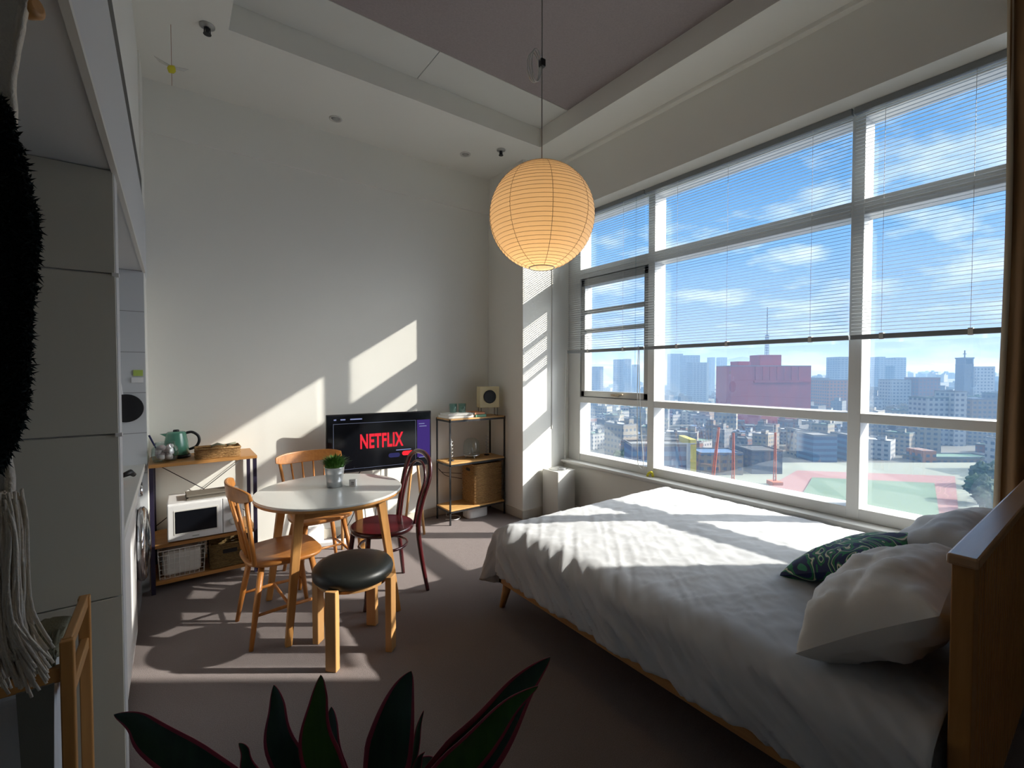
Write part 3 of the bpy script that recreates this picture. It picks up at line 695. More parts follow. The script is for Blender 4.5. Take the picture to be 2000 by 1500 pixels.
# ================================================================== DESK SHELF WITH MICROWAVE
DX0, DX1, DY0, DY1 = -.143, .495, 3.88, 4.285
dk = thing('desk_shelf', 'two-tier wooden shelf with dark metal legs against the back wall', 'shelf', (DX0, DY0, 0))
dw, dd = DX1-DX0, DY1-DY0
B((0, 0, .858), (dw, dd, .88)).build('top_board', M['oak'], dk, bevel=.002)
B((.012, .01, .306), (dw-.012, dd-.01, .33)).build('shelf_board', M['oak'], dk, bevel=.002)
B((.012, .01, .056), (dw-.012, dd-.01, .08)).build('shelf_board', M['oak'], dk, bevel=.002)
for x in (.002, dw-.027):
    for y in (.005, dd-.03):
        B((x, y, 0), (x+.024, y+.024, .858)).build('leg', M['indigo'], dk)
MB().tube([(.02, dd-.012, .83), (dw-.02, dd-.012, .36)], .003, 6).tube([(.02, dd-.012, .36), (dw-.02, dd-.012, .83)], .003, 6).build('cross_brace', M['black'], dk)
mw = thing('microwave', 'white microwave oven with dark window on the middle shelf', 'microwave', (-.05, 3.885, .33), math.radians(-1))
B((0, 0, .008), (.445, .33, .268)).build('case', M['white'], mw, bevel=.008, seg=3)
dr = B((.002, -.018, .014), (.318, .0, .262)).build('door', M['white'], mw, bevel=.006)
wd = MB().box((.045, -.0225, .065), (.285, -.017, .215)); wd.build('door_window', M['screen'], dr, bevel=.002)
MB().box((.036, -.0205, .056), (.294, -.0175, .224)).build('window_surround', M['offwhite'], dr, bevel=.002)
B((.140, -.0195, .030), (.180, -.0178, .036)).build('badge', M['alu'], dr)
cp_ = B((.322, -.016, .014), (.443, .0, .262)).build('control_panel', M['white'], mw, bevel=.004)
Rx = Matrix.Rotation(PI/2, 4, 'X')
for z in (.19, .09): MB().lathe([(.024, 0), (.023, .016), (.01, .018)], c=(.383, -.016, z), n=20, Mx=Rx).build('knob', M['offwhite'], cp_)
tag(MB().box((0, 0, 0), (.26, .17, .012)).box((.01, .008, .012), (.25, .165, .024)).box((.0, .0, .024), (.255, .16, .036)).build('folded_mat', M['greycloth'], bevel=.004, loc=(.06, 3.92, .598), rz=.03), 'folded grey-brown place mats on top of the microwave', 'mat')
def wire_basket(w, d, h, t, m_):
    q = MB(); n1 = 9; 
    for i in range(n1+1):
        a = i/n1; q.tube([(a*w, 0, h), (.01+a*(w-.02), .01, 0), (.01+a*(w-.02), d-.01, 0), (a*w, d, h)], .0016, 4)
    for k in range(7):
        a = k/6; ins_ = .01*(1-a); z = a*h; q.tube([(ins_, ins_, z), (w-ins_, ins_, z), (w-ins_, d-ins_, z), (ins_, d-ins_, z)], .0016 if k < 6 else .003, 4, closed=True)
    for j in range(5):
        a = (j+.5)/5; q.tube([(0, a*d, h), (.01, .01+a*(d-.02), 0), (w-.01, .01+a*(d-.02), 0), (w, a*d, h)], .0016, 4)
    return q.build('wire_frame', m_, t)
wb = thing('wire_basket', 'white wire basket with linen lining on the bottom shelf', 'basket', (-.105, 3.905, .084))
wire_basket(.27, .30, .195, wb, M['offwhite'])
B((.022, .022, .004), (.248, .278, .175)).build('linen_lining', M['pillow'], wb, bevel=.03, seg=3)
def wicker_box(w, d, h, t, m_, hole_front=None, hole_left=None, rows=16):
    q = MB(); n1 = 24
    for k in range(rows):
        z = (k+.5)*h/rows; r = h/rows*.52; pts = []
        for i in range(n1): 
            a = i/n1*4; s0 = int(a); f_ = a-s0; c = [(0,0),(w,0),(w,d),(0,d),(0,0)]; x = c[s0][0]+(c[s0+1][0]-c[s0][0])*f_; y = c[s0][1]+(c[s0+1][1]-c[s0][1])*f_
            o = .0022*(1 if (i+k) % 2 else -1); nx, ny = [(0,-1),(1,0),(0,1),(-1,0)][s0]; pts.append((x+nx*o, y+ny*o, z))
        q.tube(pts, r, 6, closed=True)
    q.box((.0, .0, 0), (w, d, .006))
    o = q.build('woven_body', m_, t)
    MB().tube([(-.003,-.003,h),(w+.003,-.003,h),(w+.003,d+.003,h),(-.003,d+.003,h)], .008, 8, closed=True).build('rim', m_, t)
    if hole_front: x0, x1, za, zb = hole_front; B((x0, -.010, za), (x1, -.004, zb)).build('handle_hole', M['black'], t, bevel=.003)
    if hole_left: y0, y1, za, zb = hole_left; B((-.010, y0, za), (-.004, y1, zb)).build('handle_hole', M['black'], t, bevel=.003)
    return o
wk = thing('wicker_basket', 'dark woven basket with a cut handle on the bottom shelf', 'basket', (.195, 3.905, .084))
wicker_box(.25, .30, .165, wk, M['wickerd'], hole_front=(.075, .165, .10, .13), rows=13)
# on the desk top
kt = thing('kettle', 'green electric kettle with black loop handle on the shelf top', 'kettle', (.01, 4.13, .88))
MB().lathe([(.085, .0), (.088, .012), (.08, .022)], n=30).build('base', M['black'], kt)
MB().lathe([(.078, .024), (.080, .03), (.070, .12), (.060, .175), (.058, .182), (.05, .188), (.001, .19)], n=36).build('body', M['green_glass'], kt)
MB().lathe([(.018, .188), (.02, .195), (.016, .202), (.001, .203)], n=18).build('lid_knob', M['black'], kt)
MB().add([(-.052,-.014,.15),(-.052,.014,.15),(-.095,0,.178),(-.055,-.018,.18),(-.055,.018,.18)], [(0,2,3),(1,4,2),(0,1,2),(3,2,4),(0,3,4,1)]).build('spout', M['green_glass'], kt)
MB().tube(catmull([(.060, 0, .175), (.095, 0, .178), (.130, 0, .15), (.138, 0, .11), (.118, 0, .07), (.076, 0, .052)], 6), .0095, 10).build('handle', M['black'], kt)
jr = thing('glass_jar', 'clear glass jar filled with pink wrapped sweets on the shelf top', 'jar', (-.055, 3.985, .88))
MB().lathe([(.060, 0), (.068, .006), (.078, .05), (.074, .095), (.055, .12), (.056, .135), (.0535, .135), (.0525, .12), (.071, .094), (.075, .05), (.065, .010), (.001, .008)], n=36).build('jar_body', M['clear'], jr)
MB().tube([(-.03, 0, .05), (-.085, -.005, .19)], [.004, .006], 8).build('spoon', M['navy'], jr)
random.seed(8); ms = MB()
for i in range(26):
    a = random.random()*6.28; r = .045*math.sqrt(random.random()); z = .022+.085*(i/26)
    ms.lathe([(.003, -.018), (.017, -.012), (.020, .002), (.015, .014), (.002, .02)], c=(r*math.cos(a), r*math.sin(a), z), n=10)
ms.build('wrapped_sweets', M['pinkish'], jr)['kind'] = 'stuff'
tr = thing('wicker_tray', 'small woven tray with cards at the right of the shelf top', 'tray', (.12, 3.93, .88), 0)
wicker_box(.27, .16, .068, tr, M['wicker'], rows=7)
cdm = MB()
for k in range(9): cdm.box((.0, k*.0045, 0), (.155, k*.0045+.003, .052+.004*(k % 2)))
tag(cdm.build('card_stack', M['white'], loc=(.232-.01, 3.945, .889)), 'row of white cards standing in the woven tray', 'cards')
tag(MB().tube([(0, 0, 0), (.04, .01, .012), (.09, .0, .0)], [.006, .010, .004], 8).tube([(.10,.01,.0),(.16,.015,.01)], .008, 8).build('dried_stems', M['throw'], loc=(.215, 4.03, .955)), 'brownish green dried stems lying over the woven tray', 'dried stems')

# ================================================================== BLACK METAL RACK
rk = thing('metal_rack', 'slim black metal rack with three pine shelves by the corner pier', 'rack', (2.15, 3.935, 0))
rw_, rd = .665, .29
for x in (.008, rw_-.008):
    for y in (.008, rd-.008): B((x-.007, y-.007, 0), (x+.007, y+.007, 1.04)).build('post', M['black'], rk)
for z in (1.028, .595, .135):
    q = MB(); q.box((0, 0, z-.018), (rw_, .010, z)); q.box((0, rd-.010, z-.018), (rw_, rd, z)); q.box((0, 0, z-.018), (.010, rd, z)); q.box((rw_-.010, 0, z-.018), (rw_, rd, z))
    so_ = B((.002, .002, z), (rw_-.002, rd-.002, z+.014)).build('shelf_board', M['pine'], rk, bevel=.002); q.build('shelf_frame', M['black'], so_)
RZ = (1.043, .61, .15)
def book(name, loc, w, d, h, m_, label, rz=0):
    t = thing('book', label, 'book', loc, rz, 'books lying on top of the rack')
    B((.003, .003, .003), (w-.003, d-.002, h-.003)).build('pages', M['white'], t)
    q = MB(); q.box((0, 0, 0), (w, d, .003)); q.box((0, 0, h-.003), (w, d, h)); q.box((0, 0, 0), (w, .004, h)); q.build('cover', m_, t)
book('b', (2.158, 3.965, RZ[0]), .30, .22, .026, M['book_w'], 'white book at the bottom left of the pile on the rack', 0.02)
book('b', (2.158, 3.97, RZ[0]+.0262), .27, .20, .022, M['book_w'], 'slim white book on top of the pile, under the glasses', -.04)
book('b', (2.462, 3.955, RZ[0]), .12, .19, .026, M['book_g'], 'green book lying on the rack beside the white books', -.05)
book('b', (2.455, 3.96, RZ[0]+.0262), .12, .19, .022, M['book_o'], 'orange book lying on the green book', .03)
def tumbler(x, y, z, label):
    t = MB().lathe([(.030, 0), (.036, .004), (.040, .09), (.0375, .09), (.033, .009), (.001, .008)], n=28).build('tumbler', M['teal_glass'], loc=(x, y, z))
    tag(t, label, 'glass', 'teal glass tumblers on the books')
tumbler(2.275, 4.09, RZ[0]+.0484, 'teal glass tumbler standing on the books, left of the other tumbler')
tumbler(2.362, 4.06, RZ[0]+.0484, 'teal glass tumbler standing on the books, nearer the speaker')
skr = thing('speaker', 'cream square speaker with a round black cone on wire legs', 'speaker', (2.685, 4.07, RZ[0]), math.radians(-14))
B((-.108, -.05, .085), (.108, .06, .305)).build('cabinet', M['cream'], skr, bevel=.004)
MB().lathe([(.068, 0), (.070, .006), (.060, .009), (.03, .002), (.001, .004)], c=(0, -.050, .200), n=40, Mx=Rx).build('cone', M['black'], skr)
q = MB()
for x in (-.09, .09): q.tube([(x, -.04, .09), (x, -.045, 0), (x, .05, 0), (x, .05, .09)], .003, 6)
q.build('wire_legs', M['black'], skr)
cl = thing('glass_dome_lamp', 'clear glass dome lamp on a footed base on the middle shelf', 'lamp', (2.49, 4.09, RZ[1]), 0)
MB().lathe([(.084, .035), (.086, .06), (.085, .13), (.074, .175), (.045, .20), (.001, .208)], n=40).build('glass_dome', M['clear'], cl)
q = MB().lathe([(.085, .028), (.088, .032), (.080, .038), (.02, .045), (.012, .10), (.001, .11)], n=30)
for k in range(3): a = k*2.094+.5; q.tube([(.05*math.cos(a), .05*math.sin(a), .032), (.062*math.cos(a), .062*math.sin(a), 0)], .006, 8)
q.build('footed_base', M['zinc'], cl)
def coil(x, y, label):
    t = thing('coil_stand', label, 'ornament', (x, y, RZ[1]), 0, 'twisted wire ornaments on the rack')
    MB().lathe([(.028, 0), (.028, .008), (.01, .012)], n=20).build('foot', M['black'], t)
    MB().tube([(0, 0, .01), (0, 0, .22)], .0025, 6).tube([(.017*math.cos(s*.55), .017*math.sin(s*.55)*.6, .02+s*.0031) for s in range(62)], .0028, 6).build('twisted_wire', M['zinc'], t)
coil(2.235, 4.06, 'twisted wire ornament at the left end of the middle rack shelf')
coil(2.70, 4.12, 'twisted wire ornament right of the glass dome lamp')
wk2 = thing('wicker_hamper', 'tall woven box basket on the lowest rack shelf', 'basket', (2.45, 3.965, RZ[2]))
wicker_box(.33, .235, .40, wk2, M['wicker'], hole_left=(.08, .155, .33, .36), rows=26)
tag(MB().prism([(.12*math.copysign(abs(math.cos(a))**.45, math.cos(a)), .08*math.copysign(abs(math.sin(a))**.45, math.sin(a))) for a in [2*PI*i/32 for i in range(32)]], 0, .10).build('storage_box', M['white'], bevel=.008, seg=3, loc=(2.52, 4.07, 0)), 'small white rounded box on the carpet under the rack', 'box')
tag(MB().tube(catmull([(2.20, 4.27, .50), (2.28, 4.265, .42), (2.40, 4.27, .38), (2.47, 4.25, .36)]), .003, 6).tube(catmull([(2.20, 4.27, .50), (2.24, 4.265, .46), (2.38, 4.27, .43), (2.46, 4.25, .42)]), .003, 6).build('cable', M['black']), 'dark cables running along the wall behind the rack', 'cable')
tag(MB().tube(catmull([(2.20, 4.12, .008), (2.28, 4.05, .008), (2.36, 4.10, .008), (2.34, 4.18, .008), (2.26, 4.20, .01), (2.30, 4.28, .02)]), .004, 6).build('cable', M['white']), 'white cable coiled on the carpet under the rack', 'cable')

# ================================================================== AIR PURIFIER
pu = thing('air_purifier', 'slim white tower air purifier standing beside the corner pier', 'air purifier', (3.21, 3.535, 0), 0)
B((-.12, -.12, 0), (.12, .12, .495)).build('body', M['offwhite'], pu, bevel=.006)
MB().lathe([(.10, .4955), (.10, .5), (.085, .5), (.08, .4965), (.001, .4965)], n=40).build('outlet_ring', M['alu'], pu)
MB().lathe([(.04, .498), (.04, .503), (.001, .503)], c=(.02, -.03, 0), n=24).build('dial', M['steel'], pu)

# ================================================================== KITCHEN NICHE
tall = thing('tall_cabinet', 'tall pale panelled cabinet side standing at the left', 'cabinet', (-.15, 2.06, 0))
B((-1.3, .012, 0), (-.002, .11, 2.178)).build('body', M['header'], tall)
for a, b_ in ((0, .727), (.731, 1.286), (1.290, 1.83), (1.834, 2.178)): B((-1.3, 0, a+.001), (-.004, .013, b_)).build('panel', M['cabinet'], tall, bevel=.0015)
for z in (1.288, 1.832): B((-.012, -.006, z-.008), (.006, .02, z+.004)).build('panel_clip', M['white'], tall)
B((-.80, -.02, 1.10), (-.68, 0, 1.36)).build('switch_plate', M['header'], tall, bevel=.004)
bs = thing('kitchen_cabinet', 'white kitchen base cabinet mostly hidden behind the tall cabinet', 'cabinet', (-.78, 2.19, 0))
B((0, 0, .06), (.585, 1.07, .835)).build('body', M['white'], bs)
B((.586, .01, .07), (.60, 1.06, .83)).build('door', M['white'], bs, bevel=.002)
tag(B((-.78, 2.175, .84), (-.163, 3.965, .88)).build('worktop', M['offwhite'], bevel=.004), 'pale kitchen worktop running over the washing machine', 'worktop')
ws = thing('washing_machine', 'silver front-loading washing machine with chrome porthole under the worktop', 'washing machine', (-.19, 3.28, 0), 0)
B((-.57, 0, .0), (0, .64, .835)).build('body', M['steel'], ws, bevel=.008)
Ry = Matrix.Rotation(PI/2, 4, 'Y')
wdm = MB().lathe([(.205, 0), (.222, .012), (.222, .03), (.200, .045), (.17, .040), (.165, .02), (.16, .015)], c=(0, .335, .445), n=48, Mx=Ry); wdo = wdm.build('door', M['chrome'], ws)
MB().lathe([(.168, .02), (.14, .05), (.08, .062), (.001, .065)], c=(0, .335, .445), n=40, Mx=Ry).build('door_glass', M['darkglass'], wdo)
B((.0, .03, .72), (.006, .61, .82)).build('control_panel', M['white'], ws, bevel=.002)
MB().lathe([(.035, 0), (.033, .022), (.001, .024)], c=(.006, .34, .77), n=24, Mx=Ry).build('knob', M['chrome'], ws)
MB().lathe([(.02, 0), (.018, .012), (.001, .013)], c=(.006, .50, .775), n=18, Mx=Ry).build('knob', M['black'], ws)
pn = thing('frying_pan', 'round black frying pan hanging on the kitchen tiles', 'pan', (-.255, 3.965, 1.262))
RxM = Matrix.Rotation(PI/2, 4, 'X')
MB().lathe([(.075, 0), (.092, .006), (.093, .02), (.088, .02), (.072, .008), (.001, .008)], n=40, Mx=RxM).build('pan_body', M['black'], pn)
MB().tube([(-.02, -.01, .085), (-.03, -.012, .17)], .008, 8).build('handle', M['white'], pn)
tag(B((-.215, 3.962, 1.475), (-.165, 3.969, 1.515)).build('wall_card', M['lime']), 'lime green card stuck on the kitchen tiles', 'card')
tag(B((-.225, 3.962, 1.43), (-.163, 3.969, 1.465)).build('wall_card', M['white']), 'small white card stuck below the lime card', 'card')
pot_ = thing('saucepan', 'small copper and black pot standing on the worktop', 'pot', (-.29, 3.35, .88))
MB().lathe([(.05, 0), (.055, .004), (.055, .07), (.05, .07)], n=28).build('pot_body', M['copper'], pot_)
MB().tube([(.05, .0, .04), (.085, .03, .05), (.10, .05, .03)], [.012, .018, .012], 10).build('handle', M['black'], pot_)

# ================================================================== LEFT FOREGROUND
# wall hanging: knitted cloth, dark shaggy patch, long fringe, on a wooden rod
mc = thing('wall_hanging', 'large cream woven hanging with dark shaggy patch and long fringe', 'wall hanging', tuple(FW*.78 + RT*(-.80) + Vector((0, 0, 0))), -YAW)
# local: x to the right, y away from the camera; the right border follows these (x, z) stations
def zz(y, off=0): return 1.5-(y-727)/897*(.78+off)
def lx(x, y=750, off=0): return (x-1000)/897*(.78+off-.0257*(750-y)/897*.78)+.80
edge = [(62, 5), (50, 60), (42, 110), (37, 180), (33, 250), (31, 330), (30, 500), (28, 700), (27, 900), (29, 960), (22, 990)]
ez = [(lx(x, y), zz(y)) for x, y in edge]
def edge_x(z):
    for (xa, za), (xb, zb) in zip(ez, ez[1:]):
        if za >= z >= zb: return xa+(xb-xa)*(za-z)/(za-zb)
    return ez[-1][0]
zt, zbm = ez[0][1], ez[-1][1]
def cloth(off):
    def g(u, v):
        z = zt+(zbm-zt)*v; xr = edge_x(z); x = -.42+(xr+.42)*u
        return (x, off+.006*math.sin(x*40)+.004*fbm(x*12, z*12), z)
    return g
cm = MB().grid(cloth(0), 40, 90); cm.build('woven_cloth', M['macrame'], mc, solid=.010)
# border stitch
MB().tube([(x-.006, -.008, z) for x, z in [(edge_x(zt+(zbm-zt)*k/60), zt+(zbm-zt)*k/60) for k in range(61)]], .0035, 6).build('border_stitch', M['macrame'], mc)
random.seed(3)
# shaggy patch
pe = [(0, 195), (22, 230), (38, 280), (52, 330), (68, 400), (80, 480), (74, 540), (66, 600), (62, 680), (58, 760), (46, 830), (24, 885), (0, 925)]
pz = [(lx(x-7, y, -.036), zz(y, -.03)) for x, y in pe]
def patch_x(z):
    for (xa, za), (xb, zb) in zip(pz, pz[1:]):
        if za >= z >= zb: return xa+(xb-xa)*(za-z)/(za-zb)
    return None
tm = MB()
tm.grid(lambda u, v: ((-.40+((patch_x(pz[0][1]+(pz[-1][1]-pz[0][1])*min(.999, max(.001, v))) or 0)-.01+.40)*u), -.022-.03*math.sin(PI*min(1, u*1.0))*.6, pz[0][1]+(pz[-1][1]-pz[0][1])*v), 16, 50)
for i in range(9000):
    z = random.uniform(pz[-1][1], pz[0][1]); xr = patch_x(z)
    if xr is None: continue
    x = xr-abs(random.gauss(0, .03)) if random.random() < .8 else random.uniform(-.3, xr)
    p = Vector((x, -.028-random.random()*.01, z)); d = Vector((random.uniform(-.2, 1.0), random.uniform(-1, .2), random.uniform(-.8, .35))).normalized()*random.uniform(.008, .017)
    s1 = d.orthogonal().normalized()*.0022; s2 = d.cross(s1).normalized()*.0022
    tm.add([p+s1, p-s1*.5+s2, p-s1*.5-s2, p+d], [(0,1,3),(1,2,3),(2,0,3)])
tm.build('shaggy_patch', M['tuft'], mc)['kind'] = 'stuff'
fg = MB()
for i in range(520):
    u = 1-random.random()**1.6; xs = -.35+(lx(30)+.35)*u; lay = random.random()
    zs = zz(985)+random.uniform(0, .03); xs += .022*u; bul = 0; outw = max(0, (u-.55)/.45)
    ln = random.uniform(.24, .315)
    spread_ = outw*(.022+.038*random.random()**1.5) ; yo = -.012-.03*lay
    pts = [(xs, yo, zs), (xs+spread_*.35+random.uniform(-.004, .004), yo-.008, zs-ln*.2), (xs+spread_*.40+random.uniform(-.006, .006), yo-.012, zs-ln*.5), (xs+spread_*.55+random.uniform(-.006, .006), yo-.012, zs-ln*.78), (xs+spread_*1.1+random.uniform(-.004, .012), yo-.01, zs-ln)]
    fg.tube(catmull(pts, 3), .0021, 5)
fg.build('fringe', M['macrame'], mc)['kind'] = 'stuff'
MB().tube([(-.45, .01, zz(18)), (lx(60), .01, zz(18))], .012, 12).lathe([(.012, -.014), (.019, -.006), (.019, .010), (.010, .016)], c=(lx(63), .01, zz(18)), n=16, Mx=Ry).build('rod', M['oak'], mc)
MB().tube([(lx(52), .01, zz(30)), (lx(50), .008, 2.165), (lx(50), .008, 2.192)], .0025, 6).tube([(-.40, .01, zz(18)), (-.40, .008, 2.192)], .0025, 6).build('hanging_cord', M['macrame'], mc)

# wooden rack with canvas, under the hanging
FX = -.235
ra = thing('wooden_rack', 'slim oak frame rack with grey canvas sling beside the tall cabinet', 'rack', (FX, 1.65, 0))
for y in (0, .285): B((-.014, y-.014, 0), (.014, y+.014, .80)).build('post', M['oakz'], ra, bevel=.003)
for z in (.785, .655): B((-.010, .0, z-.018), (.010, .285, z+.018)).build('side_rail', M['oaky'], ra, bevel=.003)
for y in (0, .285): B((-.62, y-.010, .695), (-.01, y+.012, .735)).build('top_rail', M['oak'], ra, bevel=.003)
for y in (0, .285): B((-.634, y-.014, 0), (-.606, y+.014, .735)).build('post', M['oakz'], ra, bevel=.003)
m = MB(); m.add([(-.092,-.018,.70),(-.024,-.018,.70),(-.036,-.016,.12),(-.075,-.016,.12),(-.092,-.012,.70),(-.024,-.012,.70),(-.036,-.010,.12),(-.075,-.010,.12)], [(0,3,2,1),(4,5,6,7),(0,1,5,4),(1,2,6,5),(2,3,7,6),(3,0,4,7)]); m.build('canvas_sling', M['canvas'], ra)
th = thing('folded_throw', 'olive fringed throw with a navy strap lying on the wooden rack', 'throw', (FX, 1.65, .70))
tq = MB(); tq.grid(lambda u, v: (-.46+.43*u, .015+.255*v, .035+.02*fbm(u*5, v*5, 2)+.012*math.sin(v*9)), 24, 18); tq.build('blanket', M['throw'], th, solid=.02)
fm = MB()
for i in range(90):
    x = -.10+random.uniform(-.09, .07); fm.tube(catmull([(x, .03+random.random()*.2, .05), (x+.01, .01+random.random()*.03, .055), (x+random.uniform(-.02, .02), -.004, .02+random.random()*.02)], 3), .0028, 4)
fm.build('fringe', M['throw'], th)['kind'] = 'stuff'
MB().tube([(-.20, .27, .068), (-.24, .02, .072), (-.27, -.015, .045)], .014, 8, flat=.35).build('strap', M['navy'], th)
tag(B((0, 0, 0), (.33, .20, .675)).build('laundry_bag', M['bag'], bevel=.03, seg=3, loc=(-.598, 1.69, 0)), 'white fabric laundry bag standing inside the wooden rack', 'bag')

# foreground cordyline in a pot
PC = FW*.80 + RT*(-.27)
pl_ = thing('cordyline_plant', 'dark green plant with long red-edged pointed leaves in the foreground', 'plant', (PC.x, PC.y, 0), -YAW)
MB().lathe([(.11, 0), (.12, .01), (.155, .26), (.165, .262), (.165, .30), (.150, .30), (.145, .27), (.001, .265)], n=36).build('pot', M['terra'], pl_)
MB().tube([(0, 0, .26), (.01, .01, .45), (0, 0, .62)], [.017, .014, .012], 10).build('stem', M['soil'], pl_)
def leaf(base, mid, tip, wid, mats, twist=0):
    m = MB(); c = catmull([base, tuple((Vector(base)+Vector(mid))/2+Vector((0, 0, .01))), mid, tuple((Vector(mid)*.45+Vector(tip)*.55)+Vector((0, 0, .012))), tip], 8); n = len(c); wid *= 1.12
    T = Vector(tip)-Vector(base); sidev = T.cross(Vector((0, 1, 0))).normalized(); sidev = (Matrix.Rotation(twist, 3, T.normalized()) @ sidev)
    for i, p in enumerate(c):
        t = i/(n-1); w_ = wid*max(.012, min(1, .35+(t/.42)**.8*.65)*(1 if t < .42 else ((1-t)/.58)**.88)); dn = T.normalized().cross(sidev)
        for k in (-1, -.80, -.4, 0, .4, .80, 1):
            m.v.append(p+sidev*w_*k/2+dn*(.10*w_*(abs(k)-.3)))
    for i in range(n-1):
        for k in range(6):
            a = i*7+k; m.f.append((a, a+1, a+8, a+7)); m.sm.append(True); m.mi.append(1 if k in (0, 5) else 0)
    o = m.build('leaf', mats, pl_, solid=.0012); return o
D = .80
def Lp(x, y, d=D):   # leaf point in the plant's own frame, from where it stands in the picture
    return ((x-1000)/897*d+.27, d-D, 1.5-(y-727)/897*d)
dg_ = [M['leaf'], M['leafred']]; lg_ = [M['leafl'], M['leafred']]
B0 = (0, 0, .60)
leaf(B0, Lp(540, 1470), Lp(527, 1348, .84), .058, dg_, .1)
leaf((.0, .0, .62), Lp(608, 1460, .78), Lp(620, 1328, .80), .056, lg_, .5)
leaf((.0, .01, .61), Lp(640, 1490, .86), Lp(641, 1392, .90), .058, dg_, -.2)
leaf((.01, .0, .60), Lp(765, 1440, .76), Lp(800, 1320, .78), .078, dg_, -.2)
leaf((.01, .01, .60), Lp(800, 1500, .84), Lp(824, 1400, .86), .030, dg_, 1.0)
leaf((.01, .0, .60), Lp(950, 1455, .80), Lp(1076, 1292, .84), .088, dg_, -.15)
leaf((.0, -.01, .61), Lp(930, 1470, .74), Lp(1052, 1350, .76), .060, lg_, .1)
leaf((-.01, 0, .60), Lp(300, 1468, .78), Lp(208, 1408, .80), .055, dg_, .5)
leaf((-.01, 0, .58), Lp(480, 1530, .80), Lp(455, 1466, .80), .026, dg_, .8)
leaf((.01, 0, .58), Lp(800, 1540, .80), Lp(826, 1484, .80), .030, dg_, .8)
leaf((0, .02, .58), (.06, .14, .66), (.10, .24, .60), .06, dg_, .3)
leaf((0, -.02, .58), (-.06, -.14, .72), (-.10, -.24, .70), .06, dg_, .3)

# curtain at the right end of the window
ct = thing('curtain', 'brown linen curtain hanging from ceiling to floor at the right edge', 'curtain', (3.185, 0, 0))
cmh = MB()
def cur(u, v):
    y = .375-.80*u; z = .02+3.56*v
    return (-.018+.022*math.sin(u*60+.6*math.sin(z))*(.6+.4*(1-v))+.01*fbm(u*6, z*1.5), y+.006*math.sin(z*2.2), z)
cmh.grid(cur, 120, 30).build('curtain_panel', M['curtain'], ct, solid=.003)
MB().grid(lambda u, v: (-.020+.006*math.sin(v*9), .385-.022*u+.008*math.sin((.02+3.56*v)*2.2), .02+3.56*v), 2, 40).build('edge_hem', M['hem'], ct, solid=.008)
MB().tube([(-.018, .39, 3.60), (-.018, -.5, 3.60)], .010, 10).build('curtain_rod', M['offwhite'], ct)

#CITY
# ================================================================== THE CITY OUTSIDE
random.seed(21)
GZ = -45.0
def cp(px, d): v = FW*d + RT*((px-1000)/897*d); return v.x, v.y
def topz(y, d): return 1.5-(y-727)/897*d
def ground_z(px, d):
    h = GZ
    if px > 1500: h += 33*min(1, max(0, (d-330)/520))*min(1, (px-1500)/130)
    return h
# terrain: one ground sheet following ground_z, out to the hills
tg = MB(); ds = [60, 100, 150, 200, 260, 330, 420, 520, 640, 760, 900, 1200, 1800, 3000, 6000]; ps_ = list(range(1040, 2300, 60))
for d in ds:
    for p in ps_: x, y = cp(p, d); tg.v.append(Vector((x, y, ground_z(p, d))))
for i in range(len(ds)-1):
    for j in range(len(ps_)-1):
        a = i*len(ps_)+j; tg.f.append((a, a+1, a+1+len(ps_), a+len(ps_))); tg.sm.append(True); tg.mi.append(0)
struct(tg, 'ground', mat('city_ground', (.10, .105, .10), .95, var=((.05, .055, .05), .02, (1, 1, 1))))
C_ = {}
C_['white'] = city_mat('city_white', (0.260, 0.267, 0.273)); C_['grey'] = city_mat('city_grey', (0.124, 0.136, 0.149)); C_['cream'] = city_mat('city_cream', (0.211, 0.192, 0.155))
C_['brick'] = city_mat('city_brick', (0.136, 0.062, 0.046)); C_['tan'] = city_mat('city_tan', (0.155, 0.124, 0.093)); C_['slate'] = city_mat('city_slate', (0.074, 0.087, 0.105))
C_['tower'] = city_mat('city_tower', (0.149, 0.167, 0.198), (0.037, 0.050, 0.081), 3, 5, .7, .5)
C_['towerw'] = city_mat('city_tower_white', (0.310, 0.322, 0.341), (0.050, 0.062, 0.099), 3, 4, .6, .5)
C_['orange'] = city_mat('city_orange', (0.248, 0.105, 0.043)); C_['blue'] = city_mat('city_blue', (0.062, 0.136, 0.223), (0.037, 0.062, 0.124), 3, 30, .97, .5)
C_['red'] = mat('red_netting', (0.310, 0.034, 0.031), .85, var=((0.223, 0.031, 0.037), .10, (1, 1, .4)))
C_['rgreen'] = mat('roof_green', (0.062, 0.136, 0.099), .8); C_['rgrey'] = mat('roof_grey', (0.124, 0.130, 0.136), .9); C_['rwhite'] = mat('roof_white', (0.260, 0.273, 0.279), .8)
C_['rblue'] = mat('roof_blue', (0.050, 0.105, 0.198), .7); C_['rred'] = mat('roof_red', (0.186, 0.056, 0.031), .8); C_['rdark'] = mat('roof_dark', (0.043, 0.050, 0.056), .9)
C_['yellow'] = mat('panel_yellow', (0.384, 0.322, 0.062), .7); C_['pink'] = mat('track_pink', (.19, .10, .10), .9); C_['turf'] = mat('turf', (.085, .14, .10), .95, var=((.07, .12, .08), .05, (1, 1, 1)))
C_['sand'] = mat('pale_ground', (.16, .18, .155), .95); C_['crane'] = mat('crane_orange', (0.341, 0.081, 0.031), .6)
C_['tree'] = mat('tree_green', (0.022, 0.053, 0.022), .95, var=((0.009, 0.028, 0.015), .35, (1, 1, 1))); C_['hill'] = mat('hill_green', (0.037, 0.056, 0.050), 1)
C_['trunk'] = mat('trunk', (0.050, 0.031, 0.019), .95)
